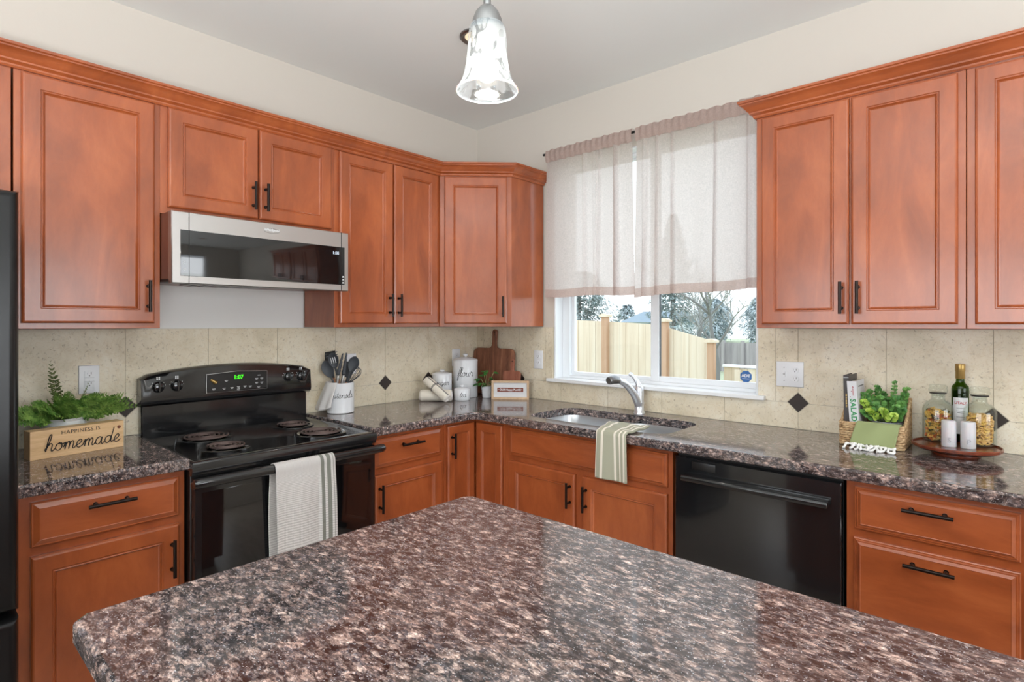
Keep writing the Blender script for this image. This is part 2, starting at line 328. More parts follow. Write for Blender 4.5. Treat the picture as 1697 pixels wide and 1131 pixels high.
# ------------------------------------------------------------------ mesh helpers
class MB:
    def __init__(s): s.v = []; s.f = []; s.m = []; s.uv = {}; s.cur = 0
    def add(s, vs, fs):
        b = len(s.v); s.v += [tuple(v) for v in vs]
        for f in fs: s.f.append(tuple(b+i for i in f)); s.m.append(s.cur)
        return b
    def box(s, x0, x1, y0, y1, z0, z1):
        if x0 > x1: x0, x1 = x1, x0
        if y0 > y1: y0, y1 = y1, y0
        if z0 > z1: z0, z1 = z1, z0
        s.add([(x0, y0, z0), (x1, y0, z0), (x1, y1, z0), (x0, y1, z0), (x0, y0, z1), (x1, y0, z1), (x1, y1, z1), (x0, y1, z1)],
              [(0, 3, 2, 1), (4, 5, 6, 7), (0, 1, 5, 4), (1, 2, 6, 5), (2, 3, 7, 6), (3, 0, 4, 7)]); return s
    def lathe(s, prof, seg=32, c=(0, 0), closed=False, ax='z', org=(0, 0, 0)):
        # prof: (radius, height) list
        rings = []
        for r, h in prof:
            ring = []
            for i in range(seg):
                a = 2*math.pi*i/seg; x, y = r*math.cos(a), r*math.sin(a)
                p = {'z': (x+c[0], y+c[1], h), 'y': (x, h, y), 'x': (h, x, y)}[ax]
                ring.append((p[0]+org[0], p[1]+org[1], p[2]+org[2]))
            rings.append(ring)
        fs = []
        n = len(rings)
        for k in range(n-1):
            for i in range(seg):
                j = (i+1) % seg
                f = (k*seg+i, k*seg+j, (k+1)*seg+j, (k+1)*seg+i)
                fs.append(f if ax != 'y' else f[::-1])
        if not closed:
            if prof[0][0] > 1e-6: fs.append(tuple(range(seg))[::-1] if ax != 'y' else tuple(range(seg)))
            if prof[-1][0] > 1e-6:
                l = tuple((n-1)*seg+i for i in range(seg)); fs.append(l if ax != 'y' else l[::-1])
        s.add([p for r in rings for p in r], fs); return s
    def tube(s, pts, r, seg=8, caps=True, flat=1.0):
        pts = [Vector(p) for p in pts]; n = len(pts)
        rr = r if isinstance(r, (list, tuple)) else [r]*n
        T = []
        for i in range(n):
            a = pts[max(0, i-1)]; b = pts[min(n-1, i+1)]; d = b-a
            T.append(d.normalized() if d.length > 1e-9 else Vector((0, 0, 1)))
        u = T[0].orthogonal().normalized(); vs = []
        for i in range(n):
            u = (u - T[i]*u.dot(T[i]))
            u = u.normalized() if u.length > 1e-6 else T[i].orthogonal().normalized()
            w_ = T[i].cross(u)
            for k in range(seg):
                a = 2*math.pi*k/seg
                vs.append(pts[i] + u*math.cos(a)*rr[i] + w_*math.sin(a)*rr[i]*flat)
        fs = []
        for i in range(n-1):
            for k in range(seg):
                j = (k+1) % seg; fs.append((i*seg+k, i*seg+j, (i+1)*seg+j, (i+1)*seg+k))
        if caps: fs.append(tuple(range(seg))[::-1]); fs.append(tuple((n-1)*seg+k for k in range(seg)))
        s.add(vs, fs); return s
    def prism(s, poly, y0, y1, ax='y'):
        # polygon in (a,b) plane extruded along ax
        n = len(poly)
        def P(a, b, t): return {'y': (a, t, b), 'x': (t, a, b), 'z': (a, b, t)}[ax]
        vs = [P(a, b, y0) for a, b in poly]+[P(a, b, y1) for a, b in poly]
        fs = [tuple(range(n)), tuple(range(n, 2*n))[::-1]]+[(i, i+n, (i+1) % n+n, (i+1) % n) for i in range(n)]
        s.add(vs, fs); return s
    def rects(s, x0, x1, z0, z1, prof, y=0.0):
        # nested rectangle loft facing -Y; prof = (inset, outward depth)
        vs = []; fs = []
        for ins, d in prof:
            vs += [(x0+ins, y-d, z0+ins), (x1-ins, y-d, z0+ins), (x1-ins, y-d, z1-ins), (x0+ins, y-d, z1-ins)]
        for k in range(len(prof)-1):
            for i in range(4):
                j = (i+1) % 4; fs.append((4*k+i, 4*k+j, 4*k+4+j, 4*k+4+i))
        l = 4*(len(prof)-1); fs.append((l, l+1, l+2, l+3)); fs.append((3, 2, 1, 0))
        s.add(vs, fs); return s
    def grid(s, nu, nv, fn, thick=0.0, uv=True):
        b = len(s.v)
        for j in range(nv+1):
            for i in range(nu+1):
                p = fn(i/nu, j/nv); s.uv[len(s.v)] = (i/nu, j/nv); s.v.append(tuple(p))
        for j in range(nv):
            for i in range(nu):
                a = b+j*(nu+1)+i; s.f.append((a, a+1, a+nu+2, a+nu+1)); s.m.append(s.cur)
        return s
    def xf(s, M_, start=0):
        for i in range(start, len(s.v)): s.v[i] = tuple(M_ @ Vector(s.v[i]))
        return s
    def build(s, name, mats, parent=None, bevel=0.0, smooth=True, ang=35, seg=2, solid=0.0, subsurf=0, loc=None, rotz=0):
        me = bpy.data.meshes.new(name); me.from_pydata(s.v, [], s.f); me.update()
        if not s.uv:
            b_ = bmesh.new(); b_.from_mesh(me); bmesh.ops.recalc_face_normals(b_, faces=b_.faces); b_.to_mesh(me); b_.free()
        mats = mats if isinstance(mats, (list, tuple)) else [mats]
        for m in mats: me.materials.append(M[m] if isinstance(m, str) else m)
        if len(mats) > 1: me.polygons.foreach_set('material_index', s.m)
        if s.uv:
            uvl = me.uv_layers.new(name='UVMap')
            for lp in me.loops:
                uvl.data[lp.index].uv = s.uv.get(lp.vertex_index, (0, 0))
        if smooth:
            me.polygons.foreach_set('use_smooth', [True]*len(me.polygons))
            try: me.set_sharp_from_angle(angle=R(ang))
            except Exception: pass
        o = bpy.data.objects.new(name, me); COL.objects.link(o)
        if parent: o.parent = parent
        if loc: o.location = loc
        if rotz: o.rotation_euler.z = rotz
        if solid:
            md = o.modifiers.new('thickness', 'SOLIDIFY'); md.thickness = solid; md.offset = 0
        if subsurf:
            md = o.modifiers.new('smooth', 'SUBSURF'); md.levels = subsurf; md.render_levels = subsurf
        if bevel:
            md = o.modifiers.new('edge', 'BEVEL'); md.width = bevel; md.segments = seg; md.limit_method = 'ANGLE'; md.angle_limit = R(40)
            md.harden_normals = False
        return o
def tag(o, label=None, cat=None, group=None, kind=None):
    if label: o['label'] = label
    if cat: o['category'] = cat
    if group: o['group'] = group
    if kind: o['kind'] = kind
    return o
def thing(name, label, cat, loc=(0, 0, 0), rz=0, group=None):
    o = bpy.data.objects.new(name, None); COL.objects.link(o); o.empty_display_size = 0.05
    o.location = loc; o.rotation_euler.z = rz
    return tag(o, label, cat, group)
def struct(name, mb, mat, **k):
    return tag(mb.build(name, mat, **k), kind='structure')
def catmull(pts, n=6):
    P = [Vector(p) for p in pts]; out = []
    for i in range(len(P)-1):
        p0 = P[max(0, i-1)]; p1 = P[i]; p2 = P[i+1]; p3 = P[min(len(P)-1, i+2)]
        for k in range(n):
            t = k/n
            out.append(0.5*((2*p1)+(-p0+p2)*t+(2*p0-5*p1+4*p2-p3)*t*t+(-p0+3*p1-3*p2+p3)*t**3))
    out.append(P[-1]); return out
GLY = {
 'a': ([[(.75, .85), (.45, 1), (.12, .7), (.1, .25), (.35, 0), (.65, .25), (.78, .95), (.75, .3), (.9, 0), (1.1, .25)]], 1.1),
 'd': ([[(.75, .8), (.45, 1), (.1, .65), (.12, .2), (.38, 0), (.65, .25), (.85, 1.2), (.95, 2.1), (.8, .6), (.88, .1), (1.15, .25)]], 1.15),
 'e': ([[(0, .25), (.35, .45), (.6, .8), (.4, 1.05), (.12, .7), (.12, .2), (.4, 0), (.85, .3)]], .82),
 'f': ([[(0, .2), (.4, .7), (.7, 1.7), (.55, 2.2), (.35, 1.7), (.22, .2), (.1, -.9), (.25, -1.0), (.32, -.3), (.25, 0), (.6, .3)]], .6),
 'g': ([[(.7, .85), (.4, 1), (.1, .65), (.15, .2), (.4, .05), (.7, .4), (.78, .95), (.72, -.2), (.5, -.9), (.2, -.8), (.35, -.3), (1.05, .3)]], 1.02),
 'h': ([[(0, .2), (.4, 1.2), (.5, 2.1), (.3, 2.0), (.2, 1), (.15, 0), (.25, .6), (.55, 1), (.75, .8), (.7, .2), (.85, 0), (1.1, .3)]], 1.08),
 'i': ([[(0, .25), (.25, .95), (.2, .3), (.35, 0), (.6, .3)], [(.32, 1.45), (.36, 1.55)]], .56),
 'l': ([[(0, .25), (.4, 1.4), (.45, 2.1), (.25, 2.0), (.15, .8), (.25, 0), (.55, .25)]], .52),
 'm': ([[(0, .3), (.2, .95), (.2, 0), (.3, .7), (.55, 1), (.65, .7), (.62, 0), (.72, .7), (.95, 1), (1.1, .7), (1.05, .15), (1.2, 0), (1.4, .3)]], 1.38),
 'n': ([[(0, .3), (.2, .95), (.2, 0), (.3, .7), (.6, 1), (.75, .7), (.7, .15), (.85, 0), (1.05, .3)]], 1.03),
 'o': ([[(.5, 1), (.12, .7), (.12, .2), (.45, 0), (.75, .35), (.65, .9), (.45, .95), (.6, .75), (1.0, .85)]], .92),
 'r': ([[(0, .3), (.2, 1.0), (.35, 1.15), (.4, .85), (.7, .9), (.6, .3), (.7, 0), (.95, .3)]], .9),
 's': ([[(0, .25), (.35, .7), (.5, 1.15), (.55, .7), (.6, .25), (.35, 0), (.1, .15), (.5, .1), (.85, .3)]], .78),
 't': ([[(0, .25), (.3, 1.0), (.4, 1.7), (.25, .8), (.25, .15), (.4, 0), (.7, .3)], [(0.0, 1.2), (.7, 1.3)]], .6),
 'u': ([[(0, .3), (.2, .95), (.2, .25), (.4, 0), (.65, .35), (.75, .95), (.7, .2), (.85, 0), (1.05, .3)]], 1.02)}
def cursive(word, width, rad, mapf, slant=0.15):
    mb = MB(); tot = sum(GLY[c][1] for c in word); k = width/tot; x = 0
    for c in word:
        st, adv = GLY[c]
        for s_ in st:
            pts = [((x+px+slant*py)*k-width/2, py*k) for px, py in s_]
            pts = catmull([(a, b, 0) for a, b in pts], 5)
            mb.tube([mapf(p[0], p[1]) for p in pts], rad, 5)
        x += adv
    return mb
def text_mesh(txt, size, depth=0.0006, align='CENTER', bold=0.0, spacing=1.0):
    cu = bpy.data.curves.new('t', 'FONT'); cu.body = txt; cu.size = size; cu.extrude = depth; cu.align_x = align; cu.align_y = 'CENTER'
    cu.offset = bold; cu.space_character = spacing; cu.resolution_u = 3
    o = bpy.data.objects.new('t', cu); COL.objects.link(o)
    dg = bpy.context.evaluated_depsgraph_get(); dg.update()
    me = bpy.data.meshes.new_from_object(o.evaluated_get(dg)); bpy.data.objects.remove(o)
    mb = MB(); mb.add([v.co[:] for v in me.vertices], [tuple(p.vertices) for p in me.polygons]); bpy.data.meshes.remove(me)
    return mb   # lies in XY plane, facing +Z
UP = Matrix.Rotation(R(90), 4, 'X')     # XY text -> XZ plane facing -Y
def text_obj(name, txt, size, mat, parent, loc, rx=None, bold=0.0, depth=0.0006, spacing=1.0, align='CENTER'):
    mb = text_mesh(txt, size, depth, align, bold, spacing); mb.xf(UP if rx is None else rx)
    return mb.build(name, mat, parent, smooth=False, loc=loc)

RL = R(90)   # things on the left wall: local x -> world +y, local -y -> world +x
# ------------------------------------------------------------------ room shell
X1, Y1, H = 6.0, -6.0, 2.743
WX0, WX1, WZ0, WZ1 = 0.679, 1.902, 1.053, 2.37      # sink window opening
struct('floor', MB().box(-0.15, X1+.15, Y1-.15, 0.15, -0.1, 0), 'floor', smooth=False)
struct('ceiling', MB().box(-0.15, X1+.15, Y1-.15, 0.15, H, H+.12), 'ceil', smooth=False)
struct('wall_left', MB().box(-.15, 0, Y1-.15, .15, 0, H), 'wall', smooth=False)
mb = MB(); T = 0.15
mb.box(0, WX0, 0, T, 0, H).box(WX1, X1, 0, T, 0, H).box(WX0, WX1, 0, T, 0, WZ0-.02).box(WX0, WX1, 0, T, WZ1, H)
wall_back = struct('wall_back', mb, 'wall', smooth=False)
def wall_holes(a0, a1, holes, zlo, zhi, axis, pos):
    mb = MB(); a = a0
    def bx(p, q, z0, z1):
        if axis == 'x': mb.box(p, q, pos-.15, pos, z0, z1)
        else: mb.box(pos, pos+.15, p, q, z0, z1)
    for h0, h1 in holes: bx(a, h0, 0, H); bx(h0, h1, 0, zlo); bx(h0, h1, zhi, H); a = h1
    bx(a, a1, 0, H); return mb
struct('wall_front', wall_holes(0, X1, [(0.4, 1.55), (1.63, 2.78), (2.86, 4.0)], .75, 2.2, 'x', Y1), 'wall', smooth=False)
struct('wall_right', wall_holes(Y1, 0, [(-3.4, -2.14), (-2.06, -.8)], .75, 2.2, 'y', X1), 'wall', smooth=False)
def simple_window(name, x0, x1, z0, z1, loc, rz):
    mb = MB(); f = .05
    mb.box(x0, x1, 0, .06, z0, z0+f).box(x0, x1, 0, .06, z1-f, z1).box(x0, x0+f, 0, .06, z0, z1).box(x1-f, x1, 0, .06, z0, z1)
    mb.box((x0+x1)/2-.02, (x0+x1)/2+.02, 0.01, .05, z0, z1)
    o = struct(name, mb, 'vinyl', bevel=.003, loc=loc, rotz=rz); return o
for i, (a, b) in enumerate([(0.4, 1.55), (1.63, 2.78), (2.86, 4.0)]): simple_window('window_%d' % (i+2), a, b, .75, 2.2, (0, Y1-.1, 0), 0)
for i, (a, b) in enumerate([(-3.4, -2.14), (-2.06, -.8)]): simple_window('window_%d' % (i+5), a, b, .75, 2.2, (X1+.1, 0, 0), RL)
# bare patched drywall strip under the microwave
struct('trim_1', MB().box(.0005, .004, -2.035, -1.287, 1.366, 1.575), 'white_wall')
# tile backsplashes
def tiles(name, vert_edges, rows, to_world, holes=(), diamonds=(), nm='tile'):
    mb = MB(); g = .0012; th = .008
    mb.cur = 1
    for (a0, a1, z0, z1) in rows['base']: mb.box(a0, a1, .0, th-.0025, z0, z1)
    mb.cur = 0
    for (a0, a1, z0, z1) in rows['tiles']: mb.box(a0+g, a1-g, .0, th, z0+g, z1-g)
    d = .044
    for a, z in diamonds:
        mb.cur = 1; e = d+.004
        mb.prism([(a-e, z), (a, z-e), (a+e, z), (a, z+e)], th-.001, th+.0006)
        mb.cur = 2
        mb.prism([(a-d, z), (a, z-d), (a+d, z), (a, z+d)], th, th+.0015)
    return mb
def mk_rows(edges, zs, a_min, a_max):
    out = []
    for z0, z1 in zs:
        es = [a_min]+[e for e in edges if a_min+.005 < e < a_max-.005]+[a_max]
        out += [(es[i], es[i+1], z0, z1) for i in range(len(es)-1)]
    return out
Zc, Zm, Zt = .914, 1.031, 1.368
# left wall: local x = world y, local outward(+y here) = world x
eL = [-2.087+.3285*i for i in range(7)]
rL = {'base': [(-2.52, -.008, Zc, Zt)], 'tiles': mk_rows(eL, [(Zc, Zm), (Zm, Zt)], -2.52, -.008)}
mb = tiles('l', eL, rL, None, diamonds=[(e, 1.037) for e in eL if e < -.3])
mb.v = [(y, x, z) for x, y, z in mb.v]
tag(mb.build('trim_3', ['tile', 'grout', 'accent'], smooth=False), 'beige stone tile backsplash with dark diamonds along the range wall', kind='structure')
eR = [.07+.3346*i for i in range(12)]
rows = mk_rows(eR, [(Zc, Zm)], 0, 3.32)
rows += mk_rows(eR, [(Zm, Zt)], 0, WX0-.06)+[(WX0-.06, WX0, Zm+.02, Zt)]
rows += [(WX1, 1.98, Zm, Zt)]+mk_rows(eR, [(Zm, Zt)], 1.98, 3.32)
rR = {'base': [(0, 3.32, Zc, Zm), (0, WX0, Zm, Zt), (WX1, 3.32, Zm, Zt)], 'tiles': rows}
mb = tiles('r', eR, rR, None, diamonds=[(e, 1.034) for e in eR if 2.0 < e < 3.2]+[(.405, 1.034)])
mb.v = [(x, -y, z) for x, y, z in mb.v]
mb.f = [f[::-1] for f in mb.f]
tag(mb.build('trim_4', ['tile', 'grout', 'accent'], smooth=False), 'beige stone tile backsplash with dark diamonds along the sink window wall', kind='structure')

# window_1 (sink window)
mb = MB(); y0, y1 = .075, .135
gx0, gxm0, gxm1, gx1 = .762, 1.297, 1.345, 1.862
gz0, gz1 = 1.092, 2.325
# jamb liner
mb.box(WX0, WX0+.012, 0, y1, WZ0, WZ1).box(WX1-.012, WX1, 0, y1, WZ0, WZ1).box(WX0+.012, WX1-.012, 0, y1, WZ1-.012, WZ1)
# outer frame
mb.box(WX0+.012, gx0-.02, y0, y1, WZ0, WZ1-.012).box(gx1+.012, WX1-.012, y0, y1, WZ0, WZ1-.012)
mb.box(gx0-.02, gx1+.012, y0, y1, WZ0, gz0-.022).box(gx0-.02, gx1+.012, y0, y1, gz1+.012, WZ1-.012)
win = struct('window_1', mb, 'vinyl', bevel=.002)
mb = MB()   # left fixed frame bead
mb.box(gx0-.02, gx0, .1, .125, gz0-.022, gz1+.012).box(gx0, gxm0, .1, .125, gz0-.022, gz0).box(gx0, gxm0, .1, .125, gz1, gz1+.012)
mb.build('window_frame', 'vinyl', win, bevel=.002)
mb = MB()   # right sliding sash, one step nearer
s0, s1 = .082, .102
mb.box(gxm0-.002, gxm1, s0, s1, gz0-.022, gz1+.012).box(gx1, gx1+.012, s0, s1, gz0-.022, gz1+.012)
mb.box(gxm1, gx1, s0, s1, gz0-.022, gz0+.008).box(gxm1, gx1, s0, s1, gz1, gz1+.012)
mb.build('window_sash', 'vinyl', win, bevel=.002)
MB().box(gxm1, gxm1+.004, s0+.006, s1, gz0+.008, gz1).build('gasket', 'silicone', win)
MB().box(gx0, gxm0, .112, .116, gz0, gz1).build('window_pane', 'pane', win, smooth=False)
MB().box(gxm1, gx1, .090, .094, gz0+.008, gz1).build('window_pane', 'pane', win, smooth=False)
mb = MB(); mb.box(WX0-.035, WX1+.035, -.035, 0, WZ0-.02, WZ0).box(WX0, WX1, 0, y0+.01, WZ0-.02, WZ0)
struct('trim_2', mb, 'trim', bevel=.003)
# sticker on the pane
st = thing('window_sticker', 'small blue octagonal security sticker in the lower right corner of window', 'sticker', (1.812, .0885, 1.128))
r_ = .03
mb = MB(); mb.prism([(r_*math.cos(R(22.5+45*i)), r_*math.sin(R(22.5+45*i))) for i in range(8)], 0, .0010); mb.build('octagon', 'adt_blue', st, smooth=False)
text_obj('lettering', 'ADT', .021, 'print_white', st, (0, -.0004, .003), bold=.0009, depth=.0003)
MB().box(-.018, .018, -.0006, 0, -.0125, -.010).build('stripe', 'print_white', st, smooth=False)

# ------------------------------------------------------------------ cabinets
def bar_handle(parent, x, z, length, vertical, y=-.02, ya=None):
    """bar pull centred at x,z on a face at local y"""
    mb = MB(); r = .0058; so = .03; L = length/2
    ends = [(x, y-so, z-L), (x, y-so, z+L)] if vertical else [(x-L, y-so, z), (x+L, y-so, z)]
    mb.tube(ends, r, 12)
    for s in (-1, 1):
        q = L-.022
        p = (x, z+s*q) if vertical else (x+s*q, z)
        mb.tube([(p[0], y, p[1]), (p[0], y-so, p[1])], .0048, 10)
        mb.tube([(p[0], y, p[1]), (p[0], y-.003, p[1])], .007, 10)
    return mb.build('handle', 'bronze', parent, bevel=0)
DOORP = [(0, 0), (0, .014), (.0035, .0185), (.008, .020), (.050, .020), (.0525, .0165), (.055, .0165), (.0575, .0185), (.061, .0125), (.064, .0105)]
DRAWP = [(0, 0), (0, .011), (.003, .0135), (.006, .0135), (.020, .0205), (.0215, .0195)]
DRAWP2 = [(0, 0), (0, .009), (.003, .011), (.006, .011), (.009, .0145), (.012, .0145), (.020, .0205), (.0215, .0195)]
def door(parent, x0, x1, z0, z1, y, handle=None, hz=None, hlen=.122, wide=1.0):
    mb = MB().rects(x0, x1, z0, z1, [(i*wide, d) for i, d in DOORP], y)
    o = mb.build('door', 'wood', parent, smooth=False)
    if handle: bar_handle(o, x0+.024 if handle == 'l' else x1-.024, hz, hlen, True, y-.02)
    return o
def drawer(parent, x0, x1, z0, z1, y, handle=True, prof=DRAWP, hz=None, hlen=.13, kind='drawer_front', hx=None):
    o = MB().rects(x0, x1, z0, z1, prof, y).build(kind, 'wood_h', parent, smooth=False)
    if handle: bar_handle(o, hx or (x0+x1)/2, hz or (z0+z1)/2, hlen, False, y-.02)
    return o
def body(parent, w, z0, z1, depth, d0=0, toe=False, hollow=False):
    mb = MB()
    if hollow:
        mb.box(0, w, -depth, -depth+.02, z0+.1, z1).box(0, .018, -depth+.02, -.005, z0+.1, z1).box(w-.018, w, -depth+.02, -.005, z0+.1, z1).box(.018, w-.018, -depth+.02, -.005, z0+.1, z0+.12).box(0, w, -depth+.075, -.005, z0, z0+.1)
    elif toe:
        mb.box(.0, w, -depth+.0, -.005, z0+.1, z1); mb.box(0, w, -depth+.075, -.005, z0, z0+.1)
    else: mb.box(0, w, -depth, -.010, z0, z1)
    return mb.build('cabinet_body', 'wood', parent, bevel=.0012, smooth=False)
DU, DB = .305, .605
UZ0, UZ1 = 1.372, 2.29
HZU = 1.488
def upper(name, label, loc, rz, w, doors, z0=UZ0, cat='cabinet', group=None):
    t = thing(name, label, cat, loc, rz, group); body(t, w, z0, UZ1, DU)
    for d in doors:
        door(t, d[0], d[1], d[2], d[3], -DU, d[4], d[5])
    return t
# tall single-door upper by the refrigerator : world y -2.478 .. -2.045
y0 = -2.478
upper('wall_cabinet', 'cherry wall cabinet with one wide door between refrigerator and microwave', (0, y0, 0), RL, -2.042-y0,
      [(-2.459-y0, -2.064-y0, 1.392, 2.247, 'r', 1.496)])
y0 = -2.042
t = upper('wall_cabinet', 'short cherry wall cabinet with two doors directly above the microwave', (0, y0, 0), RL, -1.284-y0,
          [(-2.017-y0, -1.663-y0, 1.853, 2.25, 'r', 1.948), (-1.657-y0, -1.306-y0, 1.853, 2.25, 'l', 1.948)], z0=1.826)
y0 = -1.284
upper('wall_cabinet', 'cherry wall cabinet with two narrow doors right of the microwave', (0, y0, 0), RL, -.606-y0,
      [(-1.261-y0, -.943-y0, 1.39, 2.247, 'r', HZU), (-.934-y0, -.628-y0, 1.39, 2.247, 'l', HZU)])
y0 = -3.42
upper('wall_cabinet', 'cherry wall cabinet above the black refrigerator, cut off at the photo edge', (0, y0, 0), RL, -2.484-y0,
      [(.02, .455, 1.852, 2.247, 'r', 1.948), (.462, .896, 1.852, 2.247, 'l', 1.948)], z0=1.826)
# diagonal corner wall cabinet
t = thing('corner_wall_cabinet', 'diagonal cherry wall cabinet in the corner left of the window', 'cabinet', (0, 0, 0))
mb = MB(); c = .602; k = .305
poly = [(.010, -.010), (.010, -c), (k, -c), (c, -k), (c, -.010)]
mb.prism(poly, UZ0, UZ1, 'z'); mb.build('cabinet_body', 'wood', t, bevel=.001, smooth=False)
dd = bpy.data.objects.new('door', None)
L = math.hypot(c-k, c-k)
mb = MB().rects(.028, L-.028, 1.39, 2.247, DOORP, 0)
dr = mb.build('door', 'wood', t, smooth=False, loc=(k, -c, 0), rotz=R(45))
bpy.data.objects.remove(dd)
bar_handle(dr, L-.028-.024, HZU, .122, True, -.02)
# right uppers
upper('wall_cabinet', 'cherry wall cabinet with two tall doors right of the window', (1.997, 0, 0), 0, .688,
      [(.023, .343, 1.388, 2.245, 'r', 1.488), (.350, .667, 1.388, 2.245, 'l', 1.488)])
upper('wall_cabinet', 'cherry wall cabinet at the right edge of the photo, one door partly in view', (2.687, 0, 0), 0, .62,
      [(.022, .31, 1.388, 2.245, 'r', 1.488), (.316, .598, 1.388, 2.245, 'l', 1.488)])
# crown mouldings : profile (outward, z) swept along a path with mitres
def crown(name, label, path, side):
    prof = [(-.012, 2.252), (.006, 2.252), (.010, 2.258), (.010, 2.264), (.016, 2.268), (.022, 2.271), (.022, 2.277), (.027, 2.281), (.034, 2.290), (.042, 2.300), (.052, 2.305), (.052, 2.310), (.058, 2.313), (.058, 2.322), (-.012, 2.322)]
    P = [Vector(p) for p in path]; n = len(P); vs = []; fs = []
    for i in range(n):
        if i == 0: d = (P[1]-P[0]).normalized(); nn = Vector((d.y, -d.x))*side; sc = 1
        elif i == n-1: d = (P[-1]-P[-2]).normalized(); nn = Vector((d.y, -d.x))*side; sc = 1
        else:
            a = (P[i]-P[i-1]).normalized(); b = (P[i+1]-P[i]).normalized()
            na = Vector((a.y, -a.x))*side; nb = Vector((b.y, -b.x))*side
            nn = (na+nb).normalized(); sc = 1/max(.2, nn.dot(na))
        for o_, z in prof: q = P[i]+nn*o_*sc; vs.append((q.x, q.y, z))
    m = len(prof)
    for i in range(n-1):
        for k_ in range(m):
            j = (k_+1) % m; fs.append((i*m+k_, i*m+j, (i+1)*m+j, (i+1)*m+k_))
    fs.append(tuple(range(m))[::-1]); fs.append(tuple((n-1)*m+i for i in range(m)))
    mb = MB(); mb.add(vs, fs)
    return tag(mb.build(name, 'wood_h', ang=25), label, 'crown moulding')
crown('crown_moulding', 'long cherry crown moulding over the range wall and corner cabinets', [(.307, -3.42), (.307, -.603), (.604, -.306), (.604, -.01)], 1)
crown('crown_moulding', 'cherry crown moulding over the cabinets right of the window', [(3.307, -.307), (1.995, -.307), (1.995, -.01)], -1)

# base cabinets
def base(label, loc, rz, w, name='base_cabinet', hollow=False):
    t = thing(name, label, 'cabinet', loc, rz); body(t, w, 0, .874, DB, toe=True, hollow=hollow); return t
y0 = -2.505
t = base('cherry base cabinet with one drawer and one door, left of the range', (0, y0, 0), RL, -2.050-y0)
drawer(t, -2.473-y0, -2.071-y0, .714, .850, -DB, hz=.812)
door(t, -2.473-y0, -2.071-y0, .13, .686, -DB, 'r', .575, .13)
y0 = -1.283
t = base('cherry base cabinet with one drawer and one door, right of the range', (0, y0, 0), RL, -.832-y0)
drawer(t, -1.262-y0, -.858-y0, .719, .856, -DB, hz=.813)
door(t, -1.262-y0, -.856-y0, .13, .687, -DB, 'l', .582, .13)
# corner lazy-susan cabinet with bi-fold door
t = thing('corner_base_cabinet', 'inside corner base cabinet with a folding two leaf door', 'cabinet', (0, 0, 0))
mb = MB(); q = DB
mb.prism([(.005, -.005), (.005, -.831), (q, -.831), (q, -q), (.831, -q), (.831, -.005)], .1, .874, 'z')
mb.prism([(.005, -.005), (.005, -.831), (q-.075, -.831), (q-.075, -q+.075), (.831, -q+.075), (.831, -.005)], 0, .1, 'z')
mb.build('cabinet_body', 'wood', t, smooth=False)
d1 = MB().rects(0, .190, .13, .857, [(i*.8, d) for i, d in DOORP], 0).build('door', 'wood', t, smooth=False, loc=(q, -.816, 0), rotz=RL)
bar_handle(d1, .024, .755, .13, True, -.02)
d2 = MB().rects(0, .190, .13, .857, [(i*.8, d) for i, d in DOORP], 0).build('door', 'wood', t, smooth=False, loc=(.630, -q, 0))
# sink base
x0 = .832
t = base('wide cherry sink base cabinet with false drawer front and two doors', (x0, 0, 0), 0, 1.766-x0, hollow=True)
drawer(t, .871-x0, 1.746-x0, .716, .855, -DB, handle=False, prof=DRAWP2, kind='false_front')
door(t, .866-x0, 1.284-x0, .13, .688, -DB, 'r', .592, .118)
door(t, 1.327-x0, 1.746-x0, .13, .688, -DB, 'l', .592, .118)
x0 = 2.390
t = base('cherry drawer base cabinet right of the dishwasher', (x0, 0, 0), 0, 2.852-x0)
drawer(t, 2.414-x0, 2.824-x0, .714, .853, -DB, prof=DRAWP2, hz=.812, hlen=.127, hx=2.612-x0)
drawer(t, 2.412-x0, 2.824-x0, .42, .685, -DB, prof=DRAWP2, hz=.642, hlen=.127, hx=2.615-x0)
drawer(t, 2.412-x0, 2.824-x0, .13, .395, -DB, prof=DRAWP2, hz=.352, hlen=.127, hx=2.615-x0)
t = base('cherry base cabinet past the right edge of the photo', (2.853, 0, 0), 0, .457)
drawer(t, .022, .435, .714, .853, -DB, prof=DRAWP2, hz=.812); door(t, .022, .435, .13, .686, -DB, 'l', .58, .13)

# ------------------------------------------------------------------ worktops
OH = .648
def slab(mb, poly, z0, z1, bev=.006):
    n = len(poly)
    def inset(d):
        out = []
        for i in range(n):
            p = Vector(poly[i]); a = (p-Vector(poly[i-1])).normalized(); b = (Vector(poly[(i+1) % n])-p).normalized()
            na = Vector((-a.y, a.x)); nb = Vector((-b.y, b.x)); m_ = (na+nb); m_ = m_.normalized()/max(.3, m_.normalized().dot(na))
            out.append(p+m_*d)
        return out
    L_ = [(bev*.5, z0), (0, z0+bev*.5), (0, z1-bev), (bev*.13, z1-bev*.5), (bev*.5, z1-bev*.13), (bev, z1)]
    vs = []; fs = []
    for d, z in L_: vs += [(q.x, q.y, z) for q in inset(d)]
    for k_ in range(len(L_)-1):
        for i in range(n): j = (i+1) % n; fs.append((k_*n+i, k_*n+j, (k_+1)*n+j, (k_+1)*n+i))
    return vs, fs, n
def simple_slab(name, label, poly, z0=.875, z1=.914, bev=.008):
    mb = MB(); vs, fs, n = slab(mb, poly, z0, z1, bev)
    fs.append(tuple(range(n))[::-1]); fs.append(tuple(range(len(vs)-n, len(vs)))); mb.add(vs, fs)
    return tag(mb.build(name, 'granite', smooth=False), label, 'countertop')
